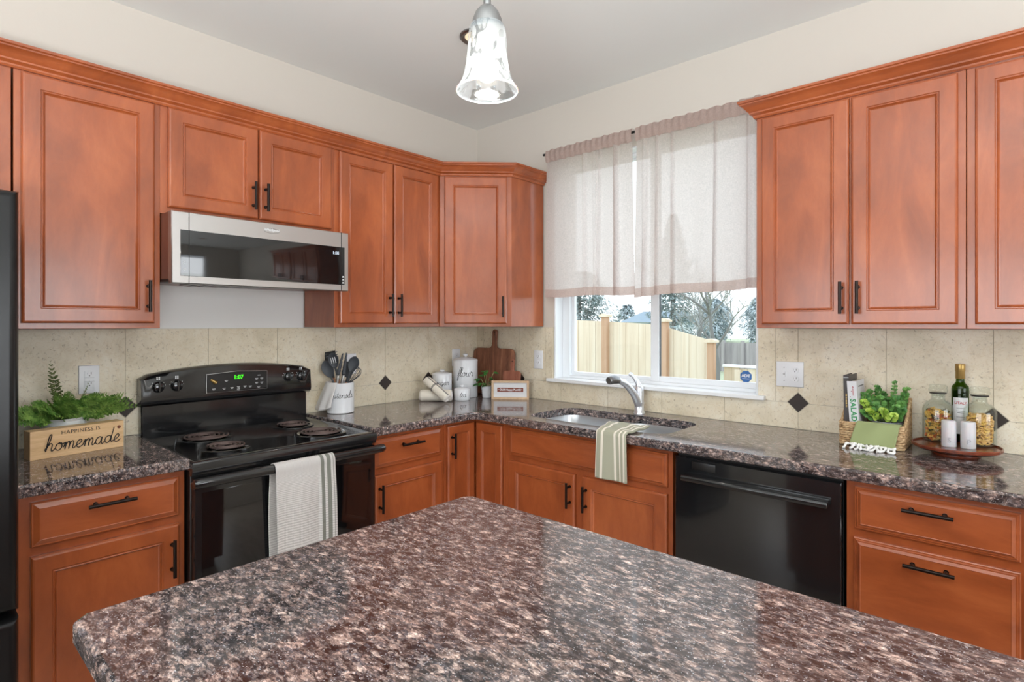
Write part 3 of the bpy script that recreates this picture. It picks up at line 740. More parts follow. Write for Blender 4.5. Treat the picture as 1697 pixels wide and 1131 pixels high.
def rr(cx_, cy_, hx, hy, r, n=6):
    out = []
    for (sx, sy, a0) in ((1, 1, 0), (-1, 1, 90), (-1, -1, 180), (1, -1, 270)):
        for i in range(n+1):
            a = R(a0+90*i/n); out.append((cx_+sx*(hx-r)+r*math.cos(a), cy_+sy*(hy-r)+r*math.sin(a)))
    return out
simple_slab('granite_countertop', 'short brown granite countertop between refrigerator and range', [(.009, -2.52), (OH, -2.52), (OH, -2.047), (.009, -2.047)])
# L-shaped top with sink cut-out (built by boolean on linked helper removed afterwards)
mb = MB(); poly = [(.009, -1.282), (OH, -1.282), (OH, -OH-.012), (OH+.012, -OH), (3.32, -OH), (3.32, -.009), (.009, -.009)]
vs, fs, n = slab(mb, poly, .875, .914, .008)
fs.append(tuple(range(n))[::-1]); fs.append(tuple(range(len(vs)-n, len(vs)))); mb.add(vs, fs)
ct = tag(mb.build('granite_countertop', 'granite', ang=50), 'long L shaped brown granite countertop with the sink set into it', 'countertop')
SX, SY, SHX, SHY = 1.303, -.352, .392, .198
cut = MB(); cut.prism(rr(SX, SY, SHX, SHY, .09), .80, 1.0, 'z'); co = cut.build('cut', 'granite', smooth=False)
md = ct.modifiers.new('hole', 'BOOLEAN'); md.object = co; md.operation = 'DIFFERENCE'; md.solver = 'EXACT'
dg = bpy.context.evaluated_depsgraph_get(); dg.update()
me = bpy.data.meshes.new_from_object(ct.evaluated_get(dg)); ct.modifiers.clear(); ct.data = me
bpy.data.objects.remove(co)
me.polygons.foreach_set('use_smooth', [False]*len(me.polygons))
if not me.materials: me.materials.append(M['granite'])
mb = MB(); mb.tube([(.02, -.02, .9142), (.640, -.640, .9142)], .0011, 6); mb.build('seam', 'black_matte', ct)
# sink
t = thing('kitchen_sink', 'stainless steel double bowl undermount sink below the window', 'sink', (SX, SY, 0))
def bowl(cx_, hx, name):
    mb = MB(); lv = [(hx, SHY-.004, .876, .075), (hx-.006, SHY-.010, .85, .072), (hx-.012, SHY-.016, .74, .07), (hx-.02, SHY-.024, .715, .065), (hx-.05, SHY-.054, .70, .05), (.03, .03, .694, .029)]
    rings = [[(x, y, z) for x, y in rr(cx_, 0, a, b, r)] for a, b, z, r in lv]
    m_ = len(rings[0]); fs = []
    for k_ in range(len(rings)-1):
        for i in range(m_): j = (i+1) % m_; fs.append((k_*m_+i, (k_+1)*m_+i, (k_+1)*m_+j, k_*m_+j))
    fs.append(tuple((len(rings)-1)*m_+i for i in range(m_)))
    mb.add([p for r in rings for p in r], fs)
    o = mb.build('bowl', 'steel_sink', t, ang=60)
    MB().lathe([(.045, .6985), (.043, .7015), (.032, .7005), (.03, .696), (0, .696)], 24, (cx_, 0)).build('drain', 'chrome', o)
bowl(-.205, .178, 'l'); bowl(.205, .178, 'r')
mb = MB(); mb.prism([(-.030, -SHY+.004), (.030, -SHY+.004), (.024, -.10), (.024, .10), (.030, SHY-.004), (-.030, SHY-.004), (-.024, .10), (-.024, -.10)], .866, .8755, 'z'); mb.build('divider', 'steel_sink', t, bevel=.004)
mb = MB(); o1 = rr(0, 0, SHX+.02, SHY+.02, .10)
mb.add([(x, y, .8745) for x, y in o1]+[(x, y, .8745) for x, y in rr(0, 0, SHX-.008, SHY-.004, .075)], [(i, (i+1) % len(o1), len(o1)+(i+1) % len(o1), len(o1)+i) for i in range(len(o1))])
mb.build('rim', 'steel_sink', t)
# faucet
FX, FY = 1.318, -.085
t = thing('kitchen_faucet', 'brushed chrome single lever faucet behind the sink', 'faucet', (FX, FY, .914))
mb = MB(); mb.lathe([(.030, 0), (.030, .006), (.026, .010), (.0245, .045), (.026, .05), (.0265, .06)], 28); mb.build('faucet_base', 'chrome', t, ang=50)
mb = MB(); mb.tube([(0, 0, .055), (0, 0, .09), (0, 0, .12), (0, 0, .136), (0, -.001, .145), (0, -.002, .149)], [.0245, .0245, .0245, .0235, .018, .006], 24); mb.build('faucet_body', 'chrome', t, ang=50)
spp = catmull([(0, -.004, .045), (-.006, -.045, .105), (-.018, -.105, .160), (-.030, -.160, .184)], 6)
mb = MB(); mb.tube(spp, [.0225-.0004*i for i in range(len(spp))], 18); spo = mb.build('spout', 'chrome', t, ang=50)
mb = MB(); mb.tube(catmull([(-.029, -.157, .183), (-.037, -.190, .190), (-.046, -.228, .186)], 4), [.0155, .018, .0205, .022, .0225, .0225, .022, .021, .018], 18); mb.build('spray_head', 'nickel', spo, ang=50)
mb = MB(); mb.tube(catmull([(0, 0, .135), (-.006, -.008, .165), (-.024, -.022, .195), (-.040, -.034, .212)], 5), [.0175]*4+[.0125]*4+[.0095]*4+[.011]*3+[.008], 14, flat=.75); mb.build('lever', 'chrome', t, ang=50)

# ------------------------------------------------------------------ dishwasher
x0 = 1.783
t = thing('dishwasher', 'black dishwasher under the counter right of the sink cabinet', 'dishwasher', (x0, 0, 0)); W_ = .600
MB().box(.003, W_-.003, -.598, -.02, .1, .868).box(.01, W_-.01, -.54, -.02, .0, .1).build('cabinet_body', 'black_matte', t, bevel=.002)
MB().rects(.004, W_-.004, .105, .858, [(0, 0), (0, .026), (.003, .030), (.006, .0305)], -.600).build('door_panel', 'black_gloss', t)
mb = MB(); mb.prism([(-.632, .797), (-.640, .800), (-.676, .797), (-.680, .788), (-.676, .776), (-.668, .773), (-.632, .781)], .05, W_-.036, 'x'); mb.build('handle', 'black_gloss', t, bevel=.003)
MB().rects(.075, .17, .815, .845, [(0, 0), (0, .0006), (.001, .001)], -.6305).build('vent_badge', 'black_satin', t)

# ------------------------------------------------------------------ range
y0 = -2.045
t = thing('electric_range', 'black electric coil range between the two left counters', 'range', (0, y0, 0), RL); W_ = .760
MB().box(.002, W_-.002, -.640, -.012, .03, .868).build('range_body', 'black_satin', t, bevel=.003)
mb = MB()   # cooktop tray: raised rim around a recessed deck
def loft_rects(mb, rings, cap=True):
    vs = []; fs = []
    for (a0, a1, b0, b1, z) in rings: vs += [(a0, b0, z), (a1, b0, z), (a1, b1, z), (a0, b1, z)]
    for k_ in range(len(rings)-1):
        for i in range(4): j = (i+1) % 4; fs.append((4*k_+i, 4*k_+j, 4*k_+4+j, 4*k_+4+i))
    if cap: l = 4*(len(rings)-1); fs.append((l, l+1, l+2, l+3))
    fs.append((3, 2, 1, 0)); mb.add(vs, fs); return mb
loft_rects(mb, [(-.001, W_+.001, -.672, -.012, .868), (-.001, W_+.001, -.672, -.012, .893), (.003, W_-.003, -.668, -.016, .900), (.008, W_-.008, -.660, -.02, .903), (.018, W_-.018, -.644, -.03, .903), (.03, W_-.03, -.632, -.05, .893)])
ck = mb.build('cooktop', 'black_gloss', t, ang=60)
# lower edge of the front
MB().prism([(-.640, .868), (-.668, .868), (-.664, .852), (-.64, .846)], 0, W_, 'x').build('control_strip', 'black_gloss', t, bevel=.002)
# coil burners
def burner(cx_, cy_, R_, label):
    b = bpy.data.objects.new('burner', None); COL.objects.link(b); b.parent = t; b.location = (cx_, cy_, .893)
    MB().lathe([(R_+.022, .0), (R_+.022, .004), (R_+.016, .007), (R_+.006, .005), (R_-.01, -.004), (.03, -.008), (.0, -.008)], 40).build('drip_pan', 'black_gloss', b, ang=60)
    pts = []; turns = 4 if R_ > .08 else 3.4; r0 = .020
    for i in range(int(turns*28)+1):
        a = 2*math.pi*i/28; r = r0+(R_-r0)*i/(turns*28); pts.append((r*math.cos(a), r*math.sin(a), .0115))
    MB().tube(pts, .0040, 7, flat=.8).build('coil', 'coil', b)
    mb = MB()
    for k_ in range(3):
        a = R(90+120*k_); mb.tube([(0.01*math.cos(a), .01*math.sin(a), .004), ((R_+.01)*math.cos(a), (R_+.01)*math.sin(a), .004)], .0025, 6)
    mb.build('support', 'nickel', b)
burner(.205, -.205, .090, ''); burner(.190, -.470, .072, ''); burner(.600, -.205, .072, ''); burner(.595, -.470, .090, '')
# back guard
mb = MB(); mb.box(.006, W_-.006, -.045, -.012, .885, 1.04); mb.build('back_panel', 'black_gloss', t, bevel=.006)
nn = 24; prof = [(-.012, 1.036), (-.062, 1.036), (-.075, 1.046), (-.078, 1.06), (-.070, 1.15)]
vs = []; fs = []
for i in range(nn+1):
    u = i/nn; x = -.002+(W_+.004)*u; e = min(1, min(u, 1-u)/.03); zt = 1.165+.036*(1-(2*u-1)**2)-.012*(1-e)**2
    ring = prof+[(-.063, zt-.008), (-.05, zt), (-.012, zt)]
    vs += [(x, a, b) for a, b in ring]
m_ = len(prof)+3
for i in range(nn):
    for k_ in range(m_): j = (k_+1) % m_; fs.append((i*m_+k_, (i+1)*m_+k_, (i+1)*m_+j, i*m_+j))
fs.append(tuple(range(m_))); fs.append(tuple(nn*m_+k_ for k_ in range(m_))[::-1])
mb = MB(); mb.add(vs, fs); cons = mb.build('control_console', 'black_gloss', t, ang=40)
# tilt of console face : y=-.078 at z=1.06 -> -.070 at 1.15
def fy(z): return -.078+(z-1.06)/.09*.008
cz0, cz1 = 1.077, 1.153
mb = MB(); mb.prism([(.258, cz0), (.528, cz0+.0), (.528, cz1+.004), (.50, cz1+.006), (.39, cz1+.008), (.28, cz1+.006), (.258, cz1)], fy(1.115)-.004, fy(1.115)+.004); pnl = mb.build('display_panel', 'black_satin', t, bevel=.001)
mb = MB(); pts = [(.254, cz0-.004), (.532, cz0-.004), (.532, cz1+.006), (.39, cz1+.013), (.254, cz1+.005), (.254, cz0-.004)]
mb.tube([(a, fy(1.115)-.0035, b) for a, b in pts], .0012, 6); mb.build('display_bezel', 'steel', t)
text_obj('clock_digits', '1:07', .026, 'led_green', pnl, (.395, fy(1.115)-.0045, 1.137), bold=.0006, depth=.0003)
mb = MB()
for (a, b) in [(.285, 1.09), (.33, 1.09), (.365, 1.09), (.395, 1.092), (.425, 1.092), (.45, 1.09), (.48, 1.105), (.505, 1.105), (.48, 1.125), (.505, 1.125), (.492, 1.14), (.34, 1.125), (.395, 1.081), (.49, 1.085)]:
    mb.box(a-.007, a+.007, -.0005, 0, b-.0012, b+.0012)
    if b < 1.13: mb.box(a-.005, a+.005, -.0005, 0, b-.0055, b-.0038)
mb.build('printed_marks', 'print_white', pnl, smooth=False, loc=(0, fy(1.115)-.0042, 0))
def knob(x, z, r=.021):
    k_ = MB(); k_.lathe([(r+.003, 0), (r+.003, -.004), (r, -.006), (r-.002, -.016), (r-.005, -.018), (0, -.018)], 28, ax='y')
    o = k_.build('knob', 'black_gloss', t, loc=(x, fy(z)+.001, z), ang=40)
    MB().box(-.004, .004, -.026, -.015, -r-.001, r+.003).build('knob_grip', 'black_gloss', o, bevel=.002)
    mm = MB()
    for q in range(11):
        a = R(-220+26*q+0); mm.box((r+.007)*math.cos(a)-.0012, (r+.007)*math.cos(a)+.0012, -.0008, 0, (r+.007)*math.sin(a)-.0012, (r+.007)*math.sin(a)+.0012)
    for (a, b) in ((-.004, .034), (.004, .034), (-.004, .041), (.004, .041)): mm.box(a-.0028, a+.0028, -.0008, 0, b-.0028, b+.0028)
    mm.box(-.005, .005, -.0008, 0, -.036, -.034)
    mm.build('dial_marks', 'print_white', o, smooth=False)
for x in (.062, .134, .640, .708): knob(x, 1.117 if x < .3 else 1.122)
kk = MB(); kk.tube([(-.012, -.004, .008), (.010, -.012, -.008)], [.006, .0095], 10); kk.build('timer_tab', 'gold', pnl, loc=(.285, fy(1.13), 1.125), ang=50)  # gold colour stands in for a reflection on the tab
# oven door
dr = MB().rects(.006, W_-.006, .20, .842, [(0, 0), (0, .024), (.004, .030), (.008, .031)], -.640).build('oven_door', 'black_gloss', t)
MB().rects(.03, W_-.03, .25, .79, [(0, 0), (0, .0012), (.002, .0018)], -.671).build('oven_window', 'black_glass', dr)
mb = MB(); HP = catmull([(.012, -.668, .820), (.016, -.700, .832), (.03, -.716, .836), (.38, -.722, .838), (.73, -.716, .836), (.744, -.700, .832), (.748, -.668, .820)], 6)
mb.tube(HP, .0185, 14); mb.build('handle', 'black_gloss', dr, ang=60)
mb = MB()
for a, b in ((.10, .22), (.25, .36), (.52, .60), (.62, .70)): MB().box(a, b, -.6712, -.6685, .8330, .8365).build('vent_slot', 'nickel', dr, smooth=False)
MB().rects(.006, W_-.006, .045, .19, [(0, 0), (0, .024), (.004, .028), (.008, .029)], -.640).build('storage_drawer', 'black_gloss', t)

# ------------------------------------------------------------------ microwave
y0 = -2.040
t = thing('microwave', 'low profile stainless steel and black glass microwave over the range', 'microwave', (0, y0, 0), RL); W_ = .757
MB().box(.0, W_, -.395, -.012, 1.560, 1.822).build('cabinet_body', 'wood_dark', t, bevel=.001, smooth=False)
MB().prism([(-.395, 1.562), (-.42, 1.550), (-.012, 1.565), (-.012, 1.575)], .0, W_, 'x').build('underside', 'grille', t, smooth=False)
mb = MB()
for i in range(9): mb.box(.1+i*.035, .12+i*.035, -.34, -.20, 1.549+.0, 1.5585)
mb.build('grease_filter', 'nickel', t, smooth=False)
mb = MB().rects(0, W_, 1.545, 1.822, [(0, 0), (0, .034), (.003, .038), (.004, .038)], -.397)
mf = mb.build('front_frame', 'steel', t)
mb = MB().rects(.030, W_-.022, 1.574, 1.752, [(0, 0), (0, .0015), (.002, .002)], -.4345); gl = mb.build('glass_door', 'black_glass', t)
MB().box(.0595, .0615, -.4372, -.434, 1.545, 1.822).build('door_gap', 'black_matte', t, smooth=False)
MB().box(W_-.040, W_-.0385, -.4372, -.434, 1.545, 1.822).build('door_seam', 'grille', t, smooth=False)
text_obj('lettering', 'Whirlpool', .016, 'print_white', t, (.385, -.4358, 1.792), bold=.0004, depth=.0006)
mb = MB(); mb.tube([(.385+.034*math.cos(R(a)), -.4358, 1.789+.010*math.sin(R(a))) for a in range(200, 480, 14)], .0008, 5); mb.build('logo_swirl', 'nickel', t)
text_obj('clock_digits', '1:08', .020, 'led_white', gl, (.688, -.4372, 1.722), depth=.0003)
mb = MB()
for z in (1.612, 1.598, 1.584): mb.box(W_-.034, W_-.026, -.4372, -.4363, z-.0012, z+.0032).box(W_-.035, W_-.025, -.4372, -.4363, z-.0040, z-.0028)
mb.box(.040, .048, -.4372, -.4363, 1.628, 1.6295).box(.040, .0415, -.4372, -.4363, 1.6215, 1.6295).box(.0465, .048, -.4372, -.4363, 1.6215, 1.6295).box(.040, .048, -.4372, -.4363, 1.60, 1.6015).box(.0435, .045, -.4372, -.4363, 1.595, 1.6015)
mb.build('printed_marks', 'print_white', gl, smooth=False)

# ------------------------------------------------------------------ refrigerator
t = thing('refrigerator', 'tall black refrigerator at the left edge of the photo', 'refrigerator', (0, -3.435, 0), RL); W_ = .91
MB().box(.004, W_-.004, -.75, -.03, .02, 1.735).build('refrigerator_body', 'black_satin', t, bevel=.006)
MB().rects(0, W_, .625, 1.745, [(0, 0), (0, .072), (.005, .086), (.014, .094), (.022, .095)], -.755).build('upper_door', 'fridge_black', t, ang=50)
MB().rects(0, W_, .05, .605, [(0, 0), (0, .072), (.005, .086), (.014, .094), (.022, .095)], -.755).build('freezer_drawer', 'fridge_black', t, ang=50)
mb = MB(); mb.tube([(.06, -.85, .75), (.06, -.90, .78), (.06, -.90, 1.45), (.06, -.85, 1.48)], .012, 10); mb.build('handle', 'black_gloss', t)

# ------------------------------------------------------------------ island
IX0, IX1, IY0, IY1 = 1.680, 3.95, -2.560, -1.672
poly = [(IX0+.02, IY0), (IX1, IY0), (IX1, IY1), (IX0+.02, IY1), (IX0, IY1-.02), (IX0, IY0+.02)]
simple_slab('island_countertop', 'large brown granite island top filling the foreground', poly, .876, .914, .008)
t = thing('island_cabinet', 'cherry island base cabinet beneath the foreground granite top', 'cabinet', (IX0+.28, IY1-.04, 0))
MB().box(0, IX1-IX0-.32, -.80, 0, .1, .875).box(.04, IX1-IX0-.36, -.74, -.06, 0, .1).build('cabinet_body', 'wood', t, bevel=.002, smooth=False)

# ------------------------------------------------------------------ curtains
t = thing('curtain_rod', 'thin dark curtain rod above the sink window', 'curtain rod', (1.3, -.055, 2.428))
MB().tube([(-.66, 0, 0), (.665, 0, 0)], .007, 10).build('rod', 'black_matte', t)
mb = MB()
for x in (-.64, .02, .64): mb.box(x-.006, x+.006, .0, .054, -.004, .008)
mb.build('bracket', 'black_matte', t)
def curtain(label, x0, x1, seed, zb0, zb1, lean0=0, lean1=0):
    rnd = random.Random(seed)
    ks = [(rnd.uniform(14, 24), rnd.uniform(0, 6.28), rnd.uniform(.3, 1)) for _ in range(3)]+[(rnd.uniform(38, 60), rnd.uniform(0, 6.28), .35)]
    folds = [(rnd.uniform(x0+.03, x1-.03), rnd.uniform(.006, .012), rnd.uniform(.014, .032)) for _ in range(6)]
    def yy(x, z):
        a = max(0, min(1, (2.38-z)/.8)); s = 0
        for f, ph, am in ks: s += am*math.sin(f*x+ph+.5*a)
        y = -.058+.0052*s*(.45+.55*a)
        for fx, wd, am in folds: y -= am*(.6+.4*a)*math.exp(-((x-fx-.02*a*math.sin(fx*40))/wd)**2)
        if z > 2.375: y += .004*math.sin(150*x+seed)
        return y
    t = thing('curtain', label, 'curtain', ((x0+x1)/2, 0, 0), 0, 'cafe curtains over the sink')
    cx_ = (x0+x1)/2
    def P(u, z):
        a = (2.45-z)/.9
        x = (x0+lean0*a)*(1-u)+(x1+lean1*a)*u
        return (x-cx_, yy(x, z), z)
    zh = 2.375
    nu = 130
    def pocket(u, v):
        x, y, z = P(u, zh); z = zh+(2.447-zh)*v + .003*math.sin(u*61+seed) * (1 if v in (0, 1) else 0)
        y = -.064-.010*math.sin(math.pi*v)+.0035*math.sin(u*(x1-x0)*170+seed)*(.4+.6*v)
        return (x, y, z)
    b = MB().grid(nu, 6, pocket).build('rod_pocket', 'curtain_hem', t, ang=80)
    MB().grid(nu, 6, lambda u, v: (pocket(u, v)[0], -.046+.01*math.sin(math.pi*(1-v)), pocket(u, v)[2])).build('rod_pocket_back', 'curtain', t, ang=80)
    def zb(u): return zb0*(1-u)+zb1*u+.004*math.sin(u*9+seed)
    MB().grid(nu, 40, lambda u, v: P(u, zb(u)+.048+(zh-zb(u)-.048)*v)).build('panel', 'curtain', t, ang=80)
    MB().grid(nu, 4, lambda u, v: P(u, zb(u)+.048*v)).build('hem', 'curtain_hem', t, ang=80)
    return t
curtain('left sheer linen cafe curtain over the sink window', .668, 1.262, 3, 1.552, 1.548, -.012, .018)
curtain('right sheer linen cafe curtain over the sink window', 1.288, 1.932, 11, 1.535, 1.556, -.018, 0)

# ------------------------------------------------------------------ pendant and downlight
t = thing('pendant_lamp', 'lit pendant lamp with etched bell shaped glass shade above the island', 'lamp', (1.981, -1.902, 0))
MB().tube([(0, 0, 2.055), (0, 0, H-.02)], .008, 12).build('rod', 'nickel', t)
MB().lathe([(.062, H), (.060, H-.012), (.045, H-.022), (.01, H-.026)], 32).build('ceiling_canopy', 'nickel', t, ang=50)
MB().lathe([(.009, 2.068), (.016, 2.064), (.025, 2.053), (.031, 2.038), (.034, 2.020), (.034, 2.012)], 32).build('socket_cap', 'nickel', t, ang=50)
prof = [(.0345, 2.024), (.037, 2.018), (.039, 2.005), (.0405, 1.985), (.0415, 1.965), (.0435, 1.945), (.047, 1.925), (.0525, 1.907), (.060, 1.893), (.0655, 1.886)]
inner = [(r-.002, z) for r, z in prof[::-1]]
MB().lathe(prof, 48, closed=True).build('lamp_shade', 'shade', t, ang=80, solid=.0025)
MB().lathe([(.0648, 1.884), (.0668, 1.886), (.0652, 1.889), (.0635, 1.886), (.0648, 1.884)], 48, closed=True).build('shade_rim', 'frost', t, ang=80)
bp = [(.0, 1.905)]+[(.024*math.sin(R(a)), 1.929-.024*math.cos(R(a))) for a in range(20, 140, 15)]+[(.012, 1.965), (.012, 1.99)]
MB().lathe(bp, 24).build('bulb', 'bulb', t, ang=80)
def lampat(name, loc, power, rad, col, parent=None):
    l = bpy.data.lights.new(name, 'POINT'); l.energy = power; l.shadow_soft_size = rad; l.color = col
    o = bpy.data.objects.new(name, l); COL.objects.link(o); o.location = loc
    if parent: o.parent = parent
    return o
lampat('pendant_glow', (0, 0, 1.866), 0.6, .03, (1, .95, .88), t)
t = thing('recessed_downlight', 'small dark ringed ceiling light partly hidden behind the pendant', 'ceiling light', (.925, -.90, H))
MB().lathe([(.084, .0), (.084, -.006), (.076, -.012), (.060, -.006), (.058, 0)], 40).build('trim_ring', 'nickel', t, ang=50)
MB().lathe([(.060, -.003), (.0, -.003)], 40).build('lens', 'can_glow', t)
l = bpy.data.lights.new('downlight', 'SPOT'); l.energy = 14; l.spot_size = R(120); l.spot_blend = .8; l.shadow_soft_size = .05; l.color = (1, .93, .84)
o = bpy.data.objects.new('downlight', l); COL.objects.link(o); o.parent = t; o.location = (0, 0, -.02)
def fill_can(x, y):  # extra downlights added out of view to light the room
    t = thing('recessed_downlight', 'added fill downlight on the ceiling behind the camera, out of view', 'ceiling light', (x, y, H), 0, 'added fill downlights behind the camera')
    MB().lathe([(.084, .0), (.084, -.006), (.076, -.012), (.060, -.006), (.058, 0)], 32).build('trim_ring', 'trim', t, ang=50)
    MB().lathe([(.060, -.003), (.0, -.003)], 32).build('lens', 'can_glow', t)
    l = bpy.data.lights.new('downlight', 'SPOT'); l.energy = 30; l.spot_size = R(150); l.spot_blend = .7; l.shadow_soft_size = .06; l.color = (1, .95, .88)
    o = bpy.data.objects.new('downlight', l); COL.objects.link(o); o.parent = t; o.location = (0, 0, -.02)
for x, y in ((2.6, -4.0), (4.4, -3.0), (4.2, -1.2)): fill_can(x, y)

# ------------------------------------------------------------------ outlets (local: facing -Y on wall, origin plate centre)
def duplex(parent, cx_=0, w=.070):
    for s in (.0195, -.0195):
        mb = MB(); mb.prism([(cx_+.0165*math.cos(R(a))*1.0, s+.0145*math.sin(R(a))) for a in range(0, 360, 20)], -.0085, -.005); f = mb.build('receptacle', 'plate', parent, smooth=False, bevel=.0006)
        m2 = MB().box(cx_-.0068, cx_-.0052, -.0089, -.0084, s-.001, s+.007).box(cx_+.0048, cx_+.0066, -.0089, -.0084, s-.001, s+.0075)
        m2.prism([(cx_+.0022*math.cos(R(a)), s-.0065+.0024*math.sin(R(a))) for a in range(0, 360, 45)], -.0089, -.0084); m2.build('slots', 'slot', f, smooth=False)
def outlet(label, loc, rz, kind='duplex', w=.070):
    t = thing('wall_outlet', label, 'outlet', loc, rz)
    MB().rects(-w/2, w/2, -.0575, .0575, [(0, 0), (0, .002), (.002, .005), (.004, .0056)], 0).build('cover_plate', 'plate', t)
    if kind == 'duplex': duplex(t)
    elif kind == 'gfci':
        f = MB().rects(-.0165, .0165, -.034, .034, [(0, 0), (0, .003), (.001, .0036)], -.005).build('receptacle', 'plate', t)
        m2 = MB()
        for s in (.021, -.019): m2.box(-.0068, -.0052, -.0090, -.0085, s, s+.008).box(.0048, .0066, -.0090, -.0085, s, s+.009).box(-.002, .002, -.0090, -.0085, s-.0075, s-.0035)
        m2.box(-.0165, .0165, -.0088, -.0084, .0075, .0081).box(-.0165, .0165, -.0088, -.0084, -.0081, -.0075)
        m2.build('slots', 'slot', f, smooth=False)
    elif kind == 'blank': pass
    elif kind == 'combo':
        duplex(t, .023)
        f = MB().box(-.028, -.018, -.0075, -.005, -.012, .012).build('switch_plate', 'plate', t, bevel=.0005)
        MB().prism([(-.005, -.006), (-.016, .003), (-.014, .008), (-.005, .006)], -.0268, -.0192, 'x').build('toggle', 'plate', f, bevel=.001)
        MB().lathe([(.0022, -.0064), (0, -.0064)], 10, ax='y', org=(-.023, 0, .030)).lathe([(.0022, -.0064), (0, -.0064)], 10, ax='y', org=(-.023, 0, -.030)).build('screw', 'nickel', t)
    return t
TH = .009
outlet('white rectangular outlet above the fern, left of the range', (TH, -2.213, 1.163), RL, 'gfci')
outlet('white outlet half hidden behind the kitchen utensils', (TH, -1.008, 1.163), RL)
outlet('white outlet half hidden behind the flour canister', (TH, -.207, 1.163), RL)
outlet('white outlet between cutting board and sink window', (.564, -TH, 1.163), 0)
outlet('wide white plate with a light switch and two sockets right of the window', (2.043, -TH, 1.160), 0, 'combo', .116)

# ------------------------------------------------------------------ towels
def oven_towel():
    t = thing('dish_towel', 'white waffle dish towel with grey stripes hanging over the oven handle', 'towel', (0, -2.045, 0), RL)
    a0, a1 = .262, .508
    path = [(-.728, .40), (-.738, .55), (-.742, .70), (-.742, .80), (-.7435, .835), (-.738, .853), (-.725, .8595), (-.710, .8565), (-.698, .845), (-.696, .82), (-.695, .74), (-.684, .62), (-.681, .48)]
    pts = catmull([(a, b, 0) for a, b in path], 6); n = len(pts)-1
    def f(u, v):
        k_ = v*n; i = min(n-1, int(k_)); p = pts[i].lerp(pts[i+1], k_-i)
        x = a0+(a1-a0)*u; d = max(0, .86-p.y)
        x += .035*d
        out = .0045*math.sin(u*9+.8)*min(1, d*5)
        if u > .72: out -= .007*min(1, d*6)
        front = 1 if v < .5 else .25
        if v > .55: x -= .008*min(1, d*8)
        return (x, p.x+out*front-.0012, p.y)
    MB().grid(48, 72, f).build('cloth', 'waffle', t, ang=80, solid=.0022)
oven_towel()
def sink_towel():
    t = thing('dish_towel', 'sage and cream striped towel folded over the counter edge at the sink', 'towel', (1.5, 0, .914))
    def f(u, v):
        # v 0 = hem in front, 1 = back by the sink
        fl = (1.437-1.5, 1.583-1.5); bl = (1.372-1.5, 1.580-1.5)
        s = v*.46
        if s < .205: w_ = 0; y = -.6645-.006*math.sin(u*7)*(1-s/.205)-.003; z = -.200+s; x = fl[0]+(fl[1]-fl[0])*u+(-.006+.012*u)*(1-s/.205)
        elif s < .235: a = (s-.205)/.03*math.pi/2; y = -.6645-.003+.016*(1-math.cos(a)); z = .005+.0; z = -.005+.0125*math.sin(a); x = fl[0]+(fl[1]-fl[0])*u
        else:
            k_ = (s-.235)/.225; y = -.6515+.195*k_; z = .0078+.004*math.sin(k_*6+u*5)**2; x = (fl[0]*(1-k_)+bl[0]*k_)*(1-u)+(fl[1]*(1-k_)+bl[1]*k_)*u
            if k_ > .88: z -= 0
        return (x, y, z)
    MB().grid(36, 70, f).build('cloth', 'sage_stripe', t, ang=80, solid=.009, bevel=0)
sink_towel()

# ------------------------------------------------------------------ objects left of the range
t = thing('sign_block', 'pale pine block sign with raised script on the counter left of the range', 'sign', (.262, -2.290, .914), RL+R(9))
L = .288; Hh = .100
MB().box(-L/2, L/2, -.000, .058, 0, Hh).build('wood_block', 'pine', t, bevel=.001, smooth=False)
cursive('homemade', .235, .0016, lambda a, b: (a+.012, -.0035, .024+b)).build('script_lettering', 'ink', t)
mm = text_mesh('HAPPINESS IS', .0185, .0004, spacing=1.12); mm.xf(UP); mm.build('printed_lettering', 'ink', t, smooth=False, loc=(.005, -.0003, .084))
MB().lathe([(.0065, -.0006), (0, -.0006)], 14, ax='y', org=(.128, 0, .078)).build('knot_mark', 'acacia', t)

